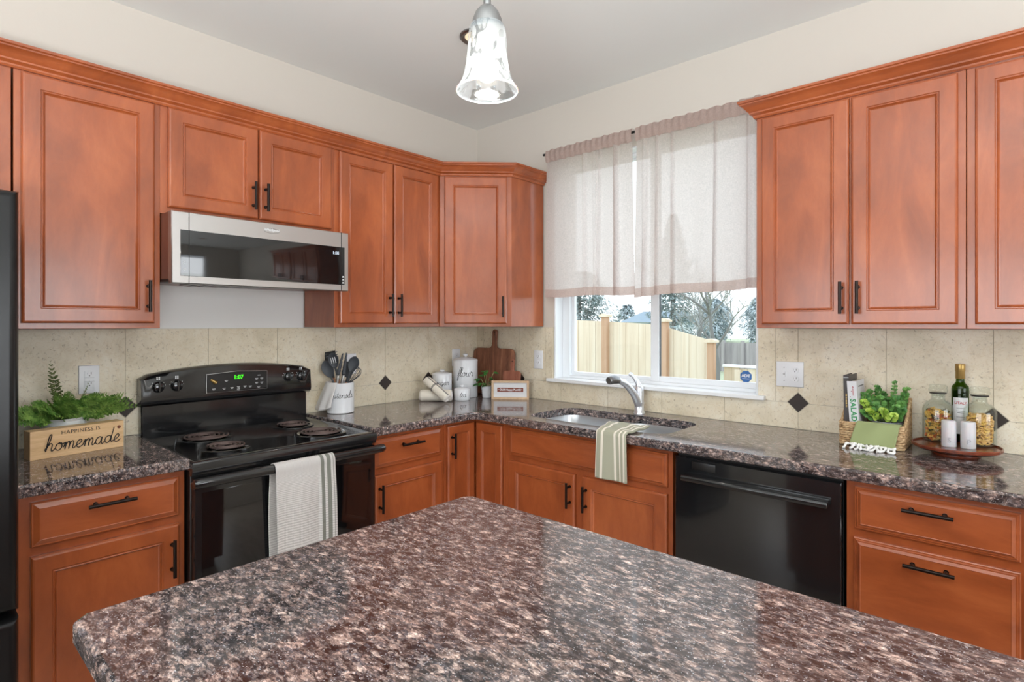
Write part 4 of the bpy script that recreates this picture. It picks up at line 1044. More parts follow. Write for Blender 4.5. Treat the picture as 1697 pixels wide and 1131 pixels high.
def leaflet(mb, p, d, n, L_, W_, cup=.15, seg=5):
    d = d.normalized(); s = d.cross(n).normalized(); n = s.cross(d).normalized()
    pts = []
    prof = [(0, 0), (.25, .75), (.5, 1), (.78, .72), (1, 0)]
    mid = [p+d*L_*a - n*L_*cup*a*a for a, _ in prof]
    vs = [mid[0]]; fs = []
    for i in (1, 2, 3): vs += [mid[i]+s*W_*prof[i][1]/2+n*.12*W_, mid[i], mid[i]-s*W_*prof[i][1]/2+n*.12*W_]
    vs.append(mid[4])
    fs = [(0, 1, 2), (0, 2, 3), (1, 4, 5, 2), (2, 5, 6, 3), (4, 7, 8, 5), (5, 8, 9, 6), (7, 10, 8), (8, 10, 9)]
    mb.add(vs, fs)
def frond(mb, base_, dr_, length, droop, rnd, lw=.030):
    pts = []; d = dr_.normalized(); p = Vector(base_); n = 14
    for i in range(n+1):
        pts.append(p.copy()); d = (d+Vector((0, 0, -droop/n))).normalized(); p = p+d*length/n
    mb.cur = 0; mb.tube(pts, [.0011*(1-i/n*.7) for i in range(n+1)], 4)
    mb.cur = 1
    for i in range(2, n+1):
        f = i/n; tdir = (pts[i]-pts[i-1]).normalized(); side = tdir.cross(Vector((0, 0, 1)))
        side = side.normalized() if side.length > .1 else Vector((1, 0, 0))
        if abs(tdir.z) < .85: side = (side*.55+Vector((0, 0, .62))).normalized()
        nn = side.cross(tdir).normalized()
        ln = 1.15*lw*math.sin(math.pi*min(.98, (f*.92+.06)))**.7*(1-.35*f)
        for s in (-1, 1):
            sd = (side*s+tdir*.55+Vector((0, 0, rnd.uniform(-.2, .25)))).normalized()
            for q in range(5):
                b = pts[i]+sd*ln*(q+.3)/5
                for s2 in ((-1, 1) if q < 4 else (0,)):
                    dd = (sd*.8+tdir*s2*.9+Vector((rnd.uniform(-.2, .2), rnd.uniform(-.2, .2), rnd.uniform(-.2, .3)))).normalized()
                    leaflet(mb, b, dd, nn, ln*.34, ln*.25)
def fern():
    rnd = random.Random(5)
    t = thing('potted_fern', 'feathery green fern in a pale round pot behind the wooden sign', 'plant', (.135, -2.312, .914))
    pot = MB().lathe([(.040, 0), (.052, .008), (.066, .035), (.072, .066), (.068, .092), (.058, .106), (.055, .110), (.059, .117), (.057, .120), (.052, .117), (.050, .108)], 36).build('pot', 'pot_grey', t, ang=60)
    MB().lathe([(.051, .108), (0, .112)], 24).build('soil', 'soil', t)
    spec = []
    for i in range(34):
        a = rnd.uniform(0, 2*math.pi); e = rnd.uniform(.45, 1.1)
        if math.cos(a) > .2: e += .75
        spec.append((a, e, rnd.uniform(.095, .15), rnd.uniform(.25, .8)))
    # main sprays reaching right (world +y) and left
    spec += [(R(86), .50, .215, .40), (R(80), .42, .225, .50), (R(76), .34, .19, .35), (R(95), .62, .20, .3), (R(100), .4, .2, .5), (R(84), .30, .18, .3), (R(-95), .55, .15, .6), (R(-80), .45, .14, .7), (R(-70), .6, .14, .6), (R(-100), .7, .14, .5), (R(60), .75, .17, .8), (R(40), 1.0, .15, .9), (R(-30), 1.0, .14, .9), (R(84), .62, .20, .75), (R(90), .85, .2, .8)]
    for a, e, L_, dp in spec:
        c_, s_ = math.cos(a), math.sin(a)
        L2 = L_*(.62 if c_ < -.4 else 1)
        if s_ < -.5: L2 = min(L2, .135)
        mb = MB(); frond(mb, (.018*c_, .018*s_, .112), Vector((c_, s_, e)), L2, dp, rnd, .036)
        mb.build('frond', ['stem', 'fern'], t, smooth=False)
    mb = MB(); frond(mb, (.0, -.01, .115), Vector((.1, -.16, 1)), .225, .05, rnd, .030); mb.build('frond', ['stem', 'fern_olive'], t, smooth=False)
    mb = MB(); frond(mb, (.02, .02, .105), Vector((.15, .30, 1)), .16, .1, rnd, .024); mb.build('frond', ['stem', 'fern_olive'], t, smooth=False)
fern()

# ------------------------------------------------------------------ utensil crock
VR = Vector((.7411, .6714, 0)); VF = Vector((-.6714, .7411, 0))
CK = Vector((.112, -1.133, .914))
VA = math.atan2(.6714, .7411)      # things turned to face the camera: local x -> view right
t = thing('utensil_crock', 'white crock with script lettering full of cooking utensils', 'crock', CK, VA)
MB().lathe([(.066, 0), (.071, .004), (.071, .157), (.0715, .161), (.069, .162), (.067, .159), (.067, .010), (0, .010)], 48).build('pot_body', 'ceramic', t, ang=50)
def cyl(r, z0, tilt=0.0, ang=0.0):
    def f(a, b):
        th_ = a/r+ang; return (r*math.sin(th_), -r*math.cos(th_), z0+b)
    return f
cursive('utensils', .108, .0009, cyl(.0715, .083, 0, .50)).build('script_lettering', 'ink', t)
# draped gauze cloth
c2 = thing('draped_cloth', 'white gauze cloth draped over the left rim of the utensil crock', 'cloth', CK, VA)
def dr_(u, v):
    # v 0 inside crock, 1 hanging hem ; u along the rim, left to front
    th_ = R(-126+(134-26*v)*u)
    if v < .15: r = .060+.012*v/.15; z = .150+.016*math.sin(v/.15*math.pi/2)
    else:
        k_ = (v-.15)/.85; r = .074+.010*math.sin(k_*2.2)+.080*k_**1.2*(1-u)**1.2+.005*math.sin(u*20+k_*2)*k_; z = .166-.012*k_-.118*k_-.02*k_*math.sin(u*3.1)
    return (r*math.sin(th_), -r*math.cos(th_), z)
MB().grid(50, 26, dr_).build('cloth', 'white_cloth', c2, ang=80, solid=.0015)
# utensils : each a thing standing in the crock
def utensil(name, label, cat, foot, head, build):
    """foot/head: local offsets in crock frame (x right, y depth, z up)"""
    t = thing(name, label, cat, CK, VA)
    f = Vector(foot); h = Vector(head); d = (h-f).normalized()
    build(t, f, h, d); return t
def shaft(t, f, h, mat, r=.0045, wood_to=None):
    d = h-f
    if wood_to: 
        m_ = f+d*wood_to
        MB().tube([f, m_], .0075, 10).build('grip', 'handle_wood', t); MB().tube([m_, h], [.0062, r], 10).build('shaft', mat, t)
    else: MB().tube([f, h], r, 10).build('shaft', mat, t)
def paddle(t, c_, d, w, l, mat, name, bowl_=.25, slots=0, sq=False):
    # flat or spoon-like head centred at c_, long axis d, facing viewer (-y)
    d = d.normalized(); s = Vector((d.z, 0, -d.x)).normalized(); nrm = s.cross(d).normalized()
    if nrm.y > 0: nrm = -nrm
    def f(u, v):
        if sq:
            a = (u-.5)*w*(.72+.28*min(1, v*2.2)); b = (v-.5)*l; dep = 0
            return c_+s*a+d*b
        r = math.sin(math.pi*max(.001, min(.999, v)))**.55*(.82+.25*v)
        a = (u-.5)*w*r; b = (v-.5)*l; dep = bowl_*w*(1-(2*u-1)**2)*math.sin(math.pi*v)
        return c_+s*a+d*b-nrm*dep
    return MB().grid(14, 20, f).build(name, mat, t, ang=80, solid=.0028)
def b_turner(t, f, h, d): shaft(t, f, h-d*.05, 'silicone', .005, .72); paddle(t, h-d*.01, d, .062, .085, 'black_satin', 'blade', sq=True)
utensil('turner_spatula', 'square dark turner behind the left cooking spoon in the crock', 'utensil', (-.02, .03, .02), (-.068, .045, .292), b_turner)
def b_spoon(w, l, mt='silicone'):
    def f_(t, f, h, d): shaft(t, f, h-d*l*.45, mt, .005, .70); paddle(t, h, d, w, l, mt, 'spoon_bowl', .16)
    return f_
utensil('cooking_spoon', 'large charcoal solid spoon at the left of the utensil crock', 'utensil', (.03, -.02, .02), (-.064, -.012, .232), b_spoon(.066, .098))
utensil('cooking_spoon', 'round charcoal spoon between the tongs and whisk in the crock', 'utensil', (-.02, .01, .02), (.068, .002, .258), b_spoon(.062, .088))
utensil('turner_spatula', 'narrow charcoal spatula low behind the tongs in the crock', 'utensil', (-.01, .03, .02), (.036, .036, .225), lambda t, f, h, d: (shaft(t, f, h-d*.04, 'silicone', .005, .7), paddle(t, h, d, .05, .085, 'silicone', 'blade', sq=True)))
def b_fork(t, f, h, d):
    shaft(t, f, h-d*.05, 'silicone', .0055, .70)
    hd = paddle(t, h-d*.014, d, .058, .085, 'silicone', 'fork_head', .22)
    s = Vector((d.z, 0, -d.x)).normalized(); mb = MB()
    for k_ in range(4):
        b = h+d*(.028-.014*k_)+s*(.024-.001*k_)
        mb.tube(catmull([b-s*.006, b+s*.008-Vector((0, .008, 0)), b+s*.012-Vector((0, .024, 0))], 3), .0026, 6)
        b = h+d*(.028-.014*k_)-s*(.024-.001*k_)
        if k_ < 2: mb.tube(catmull([b, b-s*.003-Vector((0, .010, 0)), b-s*.002-Vector((0, .022, 0))], 3), .0026, 6)
    mb.build('tines', 'silicone', t)
    mb = MB()
    for k_ in (-1, 0, 1):
        b = h-d*.012+s*.011*k_-Vector((0, .003, 0)); mb.tube([b-d*.016, b+d*.016], .0022, 6)
    mb.build('slots', 'print_white', t)
utensil('pasta_fork', 'slotted charcoal pasta fork with curved tines in the crock', 'utensil', (.03, .0, .02), (-.034, -.022, .292), b_fork)
def b_tongs(t, f, h, d):
    for k_, (dx, tp) in enumerate(((-.012, (-.004, 0, .0)), (.014, (.016, 0, .003)))):
        b = f+Vector((dx*.3, 0, 0)); m_ = b.lerp(h, .62)+Vector((dx, 0, 0)); e = h+Vector(tp)
        MB().grid(4, 10, lambda u, v: b.lerp(m_, v)+Vector(((u-.5)*.015, -.003*math.sin(math.pi*u), 0))).build('arm', 'steel', t, solid=.0015, ang=80)
        MB().grid(4, 12, lambda u, v: m_.lerp(e, v)+Vector(((u-.5)*.018*(1-.75*v*v)+.0016*math.sin(v*30)*(1 if dx > 0 else -1), -.004*math.sin(math.pi*u), 0))).build('tip', 'silicone', t, solid=.003, ang=80)
utensil('kitchen_tongs', 'steel tongs with black tips standing upright in the crock', 'utensil', (-.018, -.03, .02), (.028, -.035, .318), b_tongs)
def b_whisk(t, f, h, d):
    m_ = f.lerp(h, .62); MB().tube([f, m_], [.007, .0065], 10).build('grip', 'silicone', t)
    s = Vector((d.z, 0, -d.x)).normalized(); n_ = s.cross(d); mb = MB()
    for k_ in range(5):
        a = math.pi*k_/5; q = s*math.cos(a)+n_*math.sin(a); L_ = (h-m_).length
        pts = [m_+q*.004, m_+d*L_*.35+q*.015, m_+d*L_*.72+q*.026, m_+d*L_*.95+q*.016, m_+d*L_, m_+d*L_*.95-q*.016, m_+d*L_*.72-q*.026, m_+d*L_*.35-q*.015, m_-q*.004]
        mb.tube(catmull(pts, 4), .0014, 5)
    mb.build('wire_loops', 'silicone', t)
utensil('balloon_whisk', 'charcoal balloon whisk leaning right in the crock', 'utensil', (-.046, -.012, .02), (.106, -.024, .240), b_whisk)

# ------------------------------------------------------------------ canisters
def canister(label, word, loc, r, hs, hk, tw, tz, tr, turn=0.0):
    t = thing('canister', label, 'canister', loc, VA, 'white lettered canisters')
    MB().lathe([(r-.004, 0), (r, .004), (r, hs-.012), (r-.001, hs-.010), (0, hs-.010)], 48).build('jar', 'ceramic', t, ang=50)
    ld = MB().lathe([(r+.0005, hs-.010), (r+.001, hs-.006), (r-.002, hs), (r*.55, hs+(hk-hs)*.33), (.014, hs+(hk-hs)*.45), (.0, hs+(hk-hs)*.45)], 48).build('lid', 'ceramic', t, ang=50)
    kh = hs+(hk-hs)*.40
    MB().lathe([(.009, kh), (.0075, kh+.005), (.0165*min(1, r/.065), hk-.009), (.017*min(1, r/.065), hk-.004), (.011, hk), (0, hk)], 28).build('knob', 'ceramic', ld, ang=60)
    cursive(word, tw, tr, cyl(r+.0004, tz, 0, turn), .2).build('script_lettering', 'ink', t)
canister('tall white flour canister beside the cutting boards', 'flour', (.132, -.236, .914), .080, .244, .281, .105, .138, .0013, .06)
canister('medium white sugar canister behind the rolled towels', 'sugar', (.100, -.408, .914), .062, .163, .184, .085, .092, .0012, .16)
canister('small white tea canister in front of the flour canister', 'tea', (.243, -.368, .914), .050, .072, .096, .042, .024, .0010, .2)

# rolled towels
def roll(label, a, b, r, bands, stripes, group='rolled cream towels'):
    a = Vector(a); b = Vector(b); t = thing('rolled_towel', label, 'towel', (a+b)/2, 0, group)
    a, b = a-(a+b)/2, b-(a+b)/2
    d = (b-a).normalized(); u = d.cross(Vector((0, 0, 1))).normalized(); w_ = u.cross(d); L_ = (b-a).length
    n1 = 24; mb = MB(); prof = [(-.0, .55), (.0, .8), (.004, .96), (.012, 1)]
    def ring(s, k_): return [a+d*s+(u*math.cos(x)+w_*math.sin(x))*r*k_*(1+.03*math.sin(3*x+s*30)) for x in [2*math.pi*i/40 for i in range(40)]]
    st = [(s, k_) for s, k_ in prof]+[(L_*i/n1, 1) for i in range(2, n1-1)]+[(L_-s, k_) for s, k_ in prof[::-1]]
    rg = [ring(s, k_) for s, k_ in st]; fs = []
    for i in range(len(rg)-1):
        for j in range(40): j2 = (j+1) % 40; fs.append((i*40+j, (i+1)*40+j, (i+1)*40+j2, i*40+j2))
    fs.append(tuple(range(40))); fs.append(tuple((len(rg)-1)*40+j for j in range(40))[::-1])
    mb.add([p for q in rg for p in q], fs); mb.build('towel_body', 'cream_cloth', t, ang=50)
    # visible spiral on the ends and the loose edge flap
    mb = MB()
    for e, sg in ((a, -1), (b, 1)):
        mb.tube([e+d*sg*.0005+(u*math.cos(x)+w_*math.sin(x))*r*(.15+.75*x/(6*math.pi)) for x in [6*math.pi*i/70 for i in range(71)]], .0016, 5)
    mb.build('roll_edge', 'white_cloth', t)
    if stripes:
        mb = MB()
        for x in stripes:
            mb.tube([a+d*s+(u*math.cos(x)+w_*math.sin(x))*r*1.012*(1+.03*math.sin(3*x+s*30)) for s in [L_*i/30 for i in range(31)]], .0011, 5)
        mb.build('stripe', 'navy', t)
    if bands:
        mb = MB()
        for s in bands:
            mb.tube([a+d*s+(u*math.cos(x)+w_*math.sin(x))*r*1.035 for x in [2*math.pi*i/40 for i in range(41)]], .0016, 5)
        mb.build('tie_band', 'navy', t)
roll('cream rolled towel lying flat on the counter under the striped roll', (.090, -.575, .951), (.235, -.446, .951), .0355, [], [])
roll('cream rolled towel with navy stripe and tie, leaning on the other roll', (.118, -.550, 1.046), (.290, -.530, .944), .0275, [.080, .087], [R(70), R(79)])

# ------------------------------------------------------------------ cutting boards
def board(label, loc, rz, tilt, w, h, neck_w, hh, th, mat, rc, hole_r):
    t = thing('cutting_board', label, 'cutting board', loc, rz)
    pts = [(-w/2+rc, 0)]
    def arc(cx_, cz_, r, a0, a1, n=7): return [(cx_+r*math.cos(R(a0+(a1-a0)*i/n)), cz_+r*math.sin(R(a0+(a1-a0)*i/n))) for i in range(n+1)]
    half = arc(w/2-rc*.4, rc*.4, rc*.4, -90, 0)+arc(w/2-rc, h-rc, rc, 0, 90)
    nk = neck_w/2
    half += [(nk+.03, h)]+arc(nk+.03, h+.03, .03, 270, 180)[1:] if w > .2 else [(nk+.012, h)]+arc(nk+.012, h+.012, .012, 270, 180)[1:]
    top = h+hh; hr = nk*1.12
    half += [(nk*1.0, top-hr*2.2)]+arc(0, top-hr, hr, 0, 90)
    poly = half+[(-x, z) for x, z in half[::-1]][1:]
    mb = MB(); mb.prism(poly, -th, 0); mb.xf(Matrix.Rotation(-tilt, 4, 'X')); b = mb.build('board', mat, t, bevel=.003, ang=40)
    mb = MB(); mb.lathe([(hole_r, -th-.0004), (0, -th-.0004)], 16, ax='y', org=(0, 0, top-hr)); mb.xf(Matrix.Rotation(-tilt, 4, 'X')); mb.build('hole', 'slot', t)
    return t, top-hr
t, hz_ = board('large walnut cutting board with a handle leaning in the corner', (.203, -.052, .9145), R(0), R(4.2), .375, .312, .034, .125, .017, 'walnut', .045, .0075)
mb = MB(); mb.tube(catmull([(0, -.022, hz_), (.012, -.028, hz_-.005), (.022, -.026, hz_-.035), (.028, -.024, hz_-.055), (.018, -.026, hz_-.03), (.002, -.024, hz_)], 4), .0022, 6); mb.xf(Matrix.Rotation(-R(4.2), 4, 'X')); mb.build('leather_loop', 'leather', t)
board('small reddish cutting board leaning behind the framed sign', (.402, -.090, .9145), R(12), R(7), .128, .172, .026, .075, .012, 'acacia', .018, .0045)

# framed sign
ang_ = math.atan2(.145, .185)
t = thing('framed_sign', 'small framed sign with a brown printed band in front of the boards', 'sign', (.4435, -.1425, .914), ang_)
w_, h_ = .236, .118
mb = MB(); mb.box(-w_/2, w_/2, -.011, .011, 0, .013).box(-w_/2, w_/2, -.011, .011, h_-.013, h_).box(-w_/2, -w_/2+.013, -.011, .011, .013, h_-.013).box(w_/2-.013, w_/2, -.011, .011, .013, h_-.013)
mb.build('picture_frame', 'light_frame', t, bevel=.001, smooth=False)
MB().box(-w_/2+.013, w_/2-.013, 0, .006, .013, h_-.013).build('board_panel', 'label', t, smooth=False)
MB().box(-.082, .082, -.0016, 0, .047, .073).build('printed_band', 'brown_band', t, smooth=False)
text_obj('lettering', 'OUR Happy PLACE', .0165, 'print_white', t, (0, -.002, .060), bold=.0006, depth=.0003)
mb = MB()
for x in (-.072, .072): mb.lathe([(.002, -.0022), (0, -.0022)], 6, ax='y', org=(x, 0, .062))
mb.build('dot_mark', 'print_white', t)

# small potted plant
def small_plant():
    rnd = random.Random(9)
    t = thing('potted_plant', 'small green leafy plant in a white ribbed pot by the canisters', 'plant', (.270, -.176, .914), VA)
    MB().lathe([(.026, 0), (.028, .003), (.030, .018), (.0292, .022), (.0315, .026), (.033, .044), (.0322, .048), (.0345, .052), (.0365, .070), (.037, .074), (.034, .074), (.033, .068)], 32).build('pot', 'ceramic', t, ang=60)
    MB().lathe([(.034, .066), (0, .068)], 20).build('soil', 'soil', t)
    heads = [(-.004, -.01, .175, .044), (.045, -.005, .165, .036), (-.042, -.02, .125, .040), (.042, -.02, .118, .040), (-.052, -.02, .092, .040), (.018, -.03, .13, .036), (-.018, .0, .145, .036), (.0, -.035, .092, .036), (.022, .01, .10, .036), (-.03, -.03, .096, .036), (.05, -.01, .10, .034)]
    for x, y, z, L_ in heads:
        b = Vector((x*.25, y*.25, .066)); e = Vector((x, y, z)); mb = MB(); mb.cur = 0
        mb.tube(catmull([b, b.lerp(e, .5)+Vector((0, 0, .008)), e], 4), .0018, 5); mb.cur = 1
        for k_ in range(3):
            dd = Vector((x+rnd.uniform(-.03, .03), y-.02+rnd.uniform(-.03, .02), rnd.uniform(-.01, .03))).normalized()
            leaflet(mb, e-Vector((0, 0, .006*k_)), dd+Vector((rnd.uniform(-.5, .5), rnd.uniform(-.6, .2), 0)), Vector((0, -.4, 1)), L_, L_*.62, .25)
        mb.build('leafy_stem', ['stem_light', 'leaf'], t, ang=80)
small_plant()

# ------------------------------------------------------------------ basket group
BX0, BX1, BY0, BY1 = 2.286, 2.503, -.238, -.024
t = thing('storage_basket', 'woven seagrass basket with low front holding books and greenery', 'basket', ((BX0+BX1)/2, (BY0+BY1)/2, .914))
hx, hy = (BX1-BX0)/2, (BY1-BY0)/2
def hgt(y):   # local y from -hy (front) to hy (back)
    k_ = (y+hy)/(2*hy); s_ = max(0, min(1, (k_-.12)/.75)); s_ = s_*s_*(3-2*s_); return .084+.088*s_
mb = MB(); rnd = random.Random(2); r0 = .0054
def perim(z):
    loop = rr(0, 0, hx-.004, hy-.004, .016, 4); pts = []
    n = len(loop)
    for i in range(n):
        a = Vector(loop[i]); b = Vector(loop[(i+1) % n]); m_ = max(1, int((b-a).length/.006))
        for k_ in range(m_): pts.append(a.lerp(b, k_/m_))
    return pts
P_ = perim(0); cnt = len(P_)
for row in range(20):
    z = .006+row*.0092; run = []
    start = min(range(cnt), key=lambda i: P_[i].y+abs(P_[i].x)*.01)
    for k_ in range(cnt+1):
        p = P_[(start+k_) % cnt]
        if hgt(p.y) >= z: run.append(Vector((p.x, p.y, z+.0008*math.sin(k_*1.7+row))))
        else:
            if len(run) > 2: mb.tube(run, [r0*(.72+.42*((i//2+row) % 2)) for i in range(len(run))], 6)
            run = []
    if len(run) > 2: mb.tube(run, [r0*(.72+.42*((i//2+row) % 2)) for i in range(len(run))], 6)
mb.build('woven_wall', 'wicker', t, ang=70)
mb = MB(); pts = [Vector((p.x, p.y, hgt(p.y)+.003)) for p in P_]; pts.append(pts[0])
mb.tube(pts, [.0055+.0012*(i % 2) for i in range(len(pts))], 7); mb.build('rim', 'wicker', t, ang=70)
MB().box(-hx+.008, hx-.008, -hy+.008, hy-.008, .001, .006).build('basket_floor', 'wicker', t)
# books
def book(name, label, loc, th, dep, h, cover, tilt, deco):
    t = thing(name, label, 'book', loc); t.rotation_euler = (0, tilt, 0)
    mb = MB(); c_ = .0022
    mb.box(0, c_, 0, dep, 0, h).box(th-c_, th, 0, dep, 0, h).box(0, th, -.0015, c_, 0, h); mb.build('cover', cover, t, bevel=.0008, smooth=False)
    MB().box(c_, th-c_, c_, dep-.003, .003, h-.004).build('pages', 'paper', t, smooth=False)
    deco(t)
def deco1(t):
    MB().box(.001, .019, -.0022, -.0014, .252, .2535).build('spine_rule', 'print_white', t, smooth=False)
    mb = MB(); 
    for i in range(9): mb.box(.0075, .0125, -.0020, -.0014, .135+i*.0062, .1385+i*.0062)
    mb.build('spine_marks', 'gold', t, smooth=False)
book('hardcover_book', 'charcoal hardcover book standing at the left of the basket', (2.2995, -.195, .922), .019, .150, .262, 'book_dark', R(-1), deco1)
def deco2(t):
    mm = text_mesh('SALAD', .027, .0003, bold=.0009, spacing=1.12); mm.xf(UP @ Matrix.Rotation(R(-90), 4, 'Z')); mm.build('spine_title', 'green_ink', t, smooth=False, loc=(.0165, -.0019, .126))
    mb = MB()
    for i in range(7): mb.box(.018, .0205, -.0020, -.0014, .183+i*.0055, .187+i*.0055)
    for (a, b) in ((.014, .20), (.0245, .168), (.009, .178), (.0205, .216)): mb.lathe([(.0018, -.0021), (0, -.0021)], 8, ax='y', org=(a, 0, b))
    mb.build('spine_marks', 'red_ink', t, smooth=False)
    mb = MB()
    for i in range(8): mb.box(.0332, .0338, .03+i*.012, .038+i*.012, .215, .219)
    mb.build('cover_print', 'book_dark', t, smooth=False)
book('hardcover_book', 'pale grey salad cookbook leaning beside the charcoal book', (2.3235, -.203, .922), .033, .145, .240, 'book_white', R(-3.5), deco2)
# eucalyptus
def eucalyptus():
    rnd = random.Random(4)
    t = thing('potted_eucalyptus', 'bushy round leaved artificial greenery in a zinc pot inside the basket', 'plant', (2.434, -.128, .921))
    MB().lathe([(.044, 0), (.046, .004), (.052, .082), (.054, .084), (.054, .088), (.050, .088), (.049, .075)], 32).build('pot', 'zinc', t, ang=50)
    MB().lathe([(.049, .078), (0, .080)], 20).build('soil', 'soil', t)
    tips = [(-.055, -.02, .20), (-.075, -.035, .16), (-.035, .01, .215), (-.02, -.03, .18), (.0, .02, .17), (.02, .03, .235), (.03, -.01, .18), (.055, .0, .19), (.062, .0, .215), (.05, -.03, .165), (-.005, -.06, .135), (.03, -.07, .12), (-.05, -.065, .13), (.058, -.05, .14), (-.02, .04, .19), (.05, .035, .19), (-.08, -.01, .185), (-.075, -.05, .12), (-.03, -.06, .155), (.035, -.045, .15)]
    for i, (x, y, z) in enumerate(tips):
        b = Vector((x*.3, y*.3, .078)); e = Vector((x, y, z)); pts = catmull([b, b.lerp(e, .5)+Vector((x*.15, y*.15, .01)), e], 6); mb = MB(); mb.cur = 0; mb.tube(pts, .0014, 5); mb.cur = 1
        n = len(pts)
        for k_ in range(3, n):
            f = k_/(n-1); L_ = .028*(1.12-.55*f) if i != 5 else .017*(1.1-.4*f)
            d = (pts[k_]-pts[k_-1]).normalized(); a0 = rnd.uniform(0, 3.14)
            for s in (0, math.pi):
                q = Vector((math.cos(a0+s), math.sin(a0+s), .35)); leaflet(mb, pts[k_], q+Vector((0, -.25, rnd.uniform(0, .5))), d*.45+Vector((.25, -.8, .2)), L_, L_*.95, .12)
        leaflet(mb, pts[-1], Vector((.2, -.2, 1)), Vector((0, -1, .3)), .012, .010, .1)
        mb.build('leafy_stem', ['stem', 'euca_light' if i in (10, 11, 1, 12) else 'euca'], t, ang=80)
eucalyptus()
# sage cloth over the basket front
t = thing('folded_cloth', 'sage green cloth with white tassels draped over the basket front', 'cloth', (2.412, -.238, .914))
def gcl(u, v):
    x = -.062+.140*u
    if v < .18: k_ = v/.18; return (x+.004, .022-.024*k_, .092+.006*math.sin(k_*math.pi/2))
    k_ = (v-.18)/.82; return (x-.018*k_*(1-u)-.012*k_*u, -.005-.030*k_+.003*math.sin(u*8+k_*3)-.005*math.sin(k_*3.1), .097-.083*k_+.003*math.sin(u*5)*k_)
mb = MB(); mb.grid(30, 24, gcl); mb.build('cloth', 'green_cloth', t, ang=80, solid=.004)
mb = MB(); mb.grid(30, 8, lambda u, v: (-.074+.136*u, -.022-.022*v+.002*math.sin(u*17), .0155-.007*v+.0025*math.sin(u*9+1))); mb.build('cloth_fold', 'green_cloth', t, ang=80, solid=.003)
mb = MB(); rnd = random.Random(8)
for i in range(13):
    u = i/12; x = -.082+.148*u; z0 = .013
    pts = catmull([(x, -.040, z0+.004*math.sin(i)), (x+rnd.uniform(-.008, .008), -.050, .012+rnd.uniform(0, .006)), (x+rnd.uniform(-.012, .012), -.058-rnd.uniform(0, .012), .005), (x+rnd.uniform(-.015, .015), -.064-rnd.uniform(0, .014), .004)], 4)
    mb.tube(pts, [.003+.0022*abs(math.sin(k_*.9+i)) for k_ in range(len(pts))], 6)
mb.tube([(-.085+.155*i/30, -.043+.003*math.sin(i*1.3), .013+.003*math.sin(i*.9)) for i in range(31)], [.0035+.002*(i % 3 == 0) for i in range(31)], 6)
mb.build('tassels', 'fringe', t, ang=80)

# ------------------------------------------------------------------ turntable tray group
TX, TY = 2.648, -.168
t = thing('turntable_tray', 'round dark wooden turntable tray holding jars and shakers', 'tray', (TX, TY, .914))
MB().lathe([(.070, 0), (.072, .003), (.072, .010), (.060, .012), (.06, .016), (.118, .022), (.131, .029), (.1325, .037), (.130, .040), (.127, .039), (.125, .034), (0, .034)], 56).build('tray_disc', 'tray_wood', t, ang=45)
TZ = .9484
def jar(label, x, y, pasta):
    t = thing('glass_jar', label, 'jar', (x, y, TZ), 0, 'glass pasta jars on the tray')
    r = .0485
    out = [(.0, 0), (r-.006, 0), (r-.001, .004), (r, .010), (r, .120), (r-.003, .134), (r-.012, .147), (.024, .154), (.0215, .160), (.0215, .174), (.025, .178)]
    inn = [(.0225, .178), (.019, .174), (.019, .159), (.0225, .152), (r-.014, .144), (r-.0055, .132), (r-.0025, .120), (r-.0025, .012), (r-.006, .006), (0, .005)]
    MB().lathe(out+inn, 44, closed=True).build('jar_body', 'jar_glass', t, ang=60)
    MB().lathe([(.0, .170), (.0185, .170), (.0195, .181), (.0245, .183)], 32).build('stopper_plug', 'jar_glass', t)
    MB().lathe([(.0235, .1785), (.0265, .1795), (.0265, .1825), (.0235, .1835)], 32, closed=False).build('rubber_seal', 'grille', t)
    MB().lathe([(.0, .1838), (.027, .1838), (.030, .188), (.030, .195), (.027, .199), (.0285, .203), (.0285, .208), (.024, .212), (0, .212)], 32).build('glass_stopper', 'jar_glass', t, ang=40)
    return t
